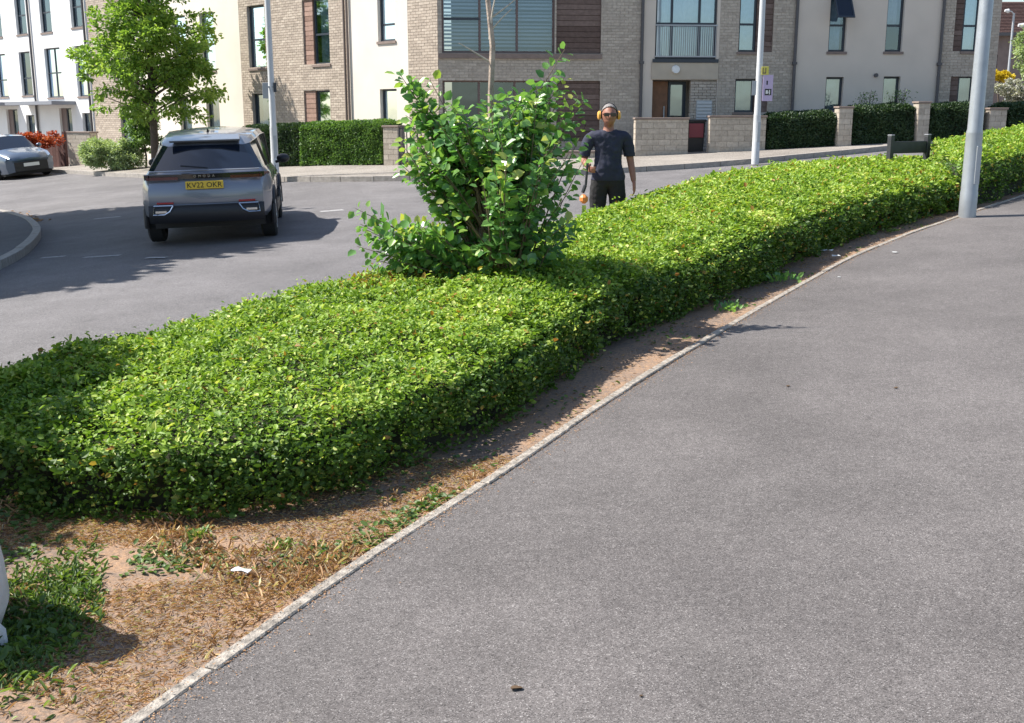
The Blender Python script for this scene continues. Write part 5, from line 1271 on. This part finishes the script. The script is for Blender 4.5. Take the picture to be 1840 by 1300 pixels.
tuft('leafy weed at the hedge foot right of the sapling shadow', 1.75, 8.75, 60, .14, .09, 'shrub')
tuft('broad leaved sucker at the hedge foot half way along', 2.45, 10.0, 70, .20, .13, 'shrub', .3)

# litter
def scrap(label, name, x, y, s, mat, z=None, cat='litter', rz=0):
    m = MB(); n = 9; pts = []
    for k in range(n): a = 2 * PI * k / n; r = s * random.uniform(.55, 1.1); pts.append((r * math.cos(a), r * .6 * math.sin(a), random.uniform(0, s * .35)))
    vs = pts + [(0, 0, s * .25)] + [(p[0], p[1], p[2] - .003) for p in pts] + [(0, 0, s * .25 - .003)]
    fs = [(k, (k + 1) % n, n) for k in range(n)] + [((k + 1) % n + n + 1, k + n + 1, 2 * n + 1) for k in range(n)]
    m.add(vs, fs); o = m.build(name, M[mat], None, smooth=True); o.location = (x, y, P(x, y) + (.006 if z is None else z)); o.rotation_euler.z = rz; tag(o, label, cat); return o
scrap('pale flattened scrap on the straw verge beside the edging', 'litter_scrap', -1.02, 3.86, .045, 'litter', .01)
scrap('white scrap at the hedge foot beside the far edging', 'litter_scrap', 3.32, 11.55, .07, 'litter', .02)
scrap('small white scrap beneath the larger one at the hedge foot', 'litter_scrap', 3.32, 11.2, .045, 'litter', .02)
scrap('small white scrap on the pavement right of the edging', 'litter_scrap', 3.98, 11.35, .035, 'litter')
scrap('tiny pale chip on the pavement, mid distance', 'litter_scrap', 3.0, 10.0, .02, 'litter')
scrap('dark curled dead leaf on the near pavement, bottom of picture', 'dead_leaf', .012, 2.93, .022, 'deadleaf', cat='leaf')
scrap('tiny dark crumb on the near pavement beside the dead leaf', 'dead_leaf', .37, 2.86, .007, 'deadleaf', cat='leaf')
scrap('small brown leaf on the middle of the pavement', 'dead_leaf', 2.2, 6.1, .018, 'deadleaf', cat='leaf')
scrap('dark leaf on the pavement left of the small brown one', 'dead_leaf', 1.62, 6.25, .015, 'deadleaf', cat='leaf')
scrap('green leaf fragment at the bottom edge of the pavement', 'green_leaf', -.62, 2.78, .012, 'yelsign', cat='leaf')

# white sack at the left edge
def sack():
    x, y = -2.025, 3.42; z = P(x, y); t = thing('waste_sack', 'full white woven waste sack standing in weeds at the left edge', 'sack', (x, y, z))
    m = MB(); n = 32; prof = [(0, .22), (.04, .27), (.12, .295), (.24, .30), (.36, .285), (.48, .25), (.60, .21), (.70, .16), (.77, .10), (.80, .05), (.84, .07), (.88, .10)]
    vs = []; fs = []
    for i, (zz, r) in enumerate(prof):
        for k in range(n):
            a = 2 * PI * k / n; rr = r * (1 + .07 * noise.noise((math.cos(a) * 2.2, math.sin(a) * 2.2, zz * 5)) + .035 * noise.noise((math.cos(a) * 7, math.sin(a) * 7, zz * 9)))
            vs.append((rr * math.cos(a), rr * math.sin(a), zz - .01))
    for i in range(len(prof) - 1):
        for k in range(n): fs.append((i * n + k, i * n + (k + 1) % n, (i + 1) * n + (k + 1) % n, (i + 1) * n + k))
    m.add(vs, fs); m.build('bag', M['sack'], t, smooth=True)
    m = MB(); m.tube([(.055 * math.cos(a), .055 * math.sin(a), .79) for a in np.linspace(0, 2 * PI, 16)], .012, 6); m.build('tie', M['bluetrim'], t, smooth=True)
    m = MB(); m.tube([(.24, -.10, .47), (.30, -.07, .42), (.325, -.03, .33), (.315, -.02, .24), (.30, .0, .18)], .008, 6); m.build('strap', M['sack'], t, smooth=True)
    m = MB(); m.tube([(.27, -.06, .10), (.315, -.05, .05), (.33, -.05, .0)], [.03, .025, .012], 7); m.build('corner_flap', M['sack'], t, smooth=True)
sack()
# unseen shrub, added outside the left edge to shade the hedge end
bush('unseen leafy shrub added beyond the hedge end to shade it', 'shrub', 'shade_shrub', -4.25, 5.5, [(0, 0, 1.45, .95, 1.5, 1.25), (-.4, 1.4, 1.7, .9, .9, 1.0), (.95, -1.35, .85, .55, .6, .55)], 22000, .10, 'hedge2', .28, 260, .04)
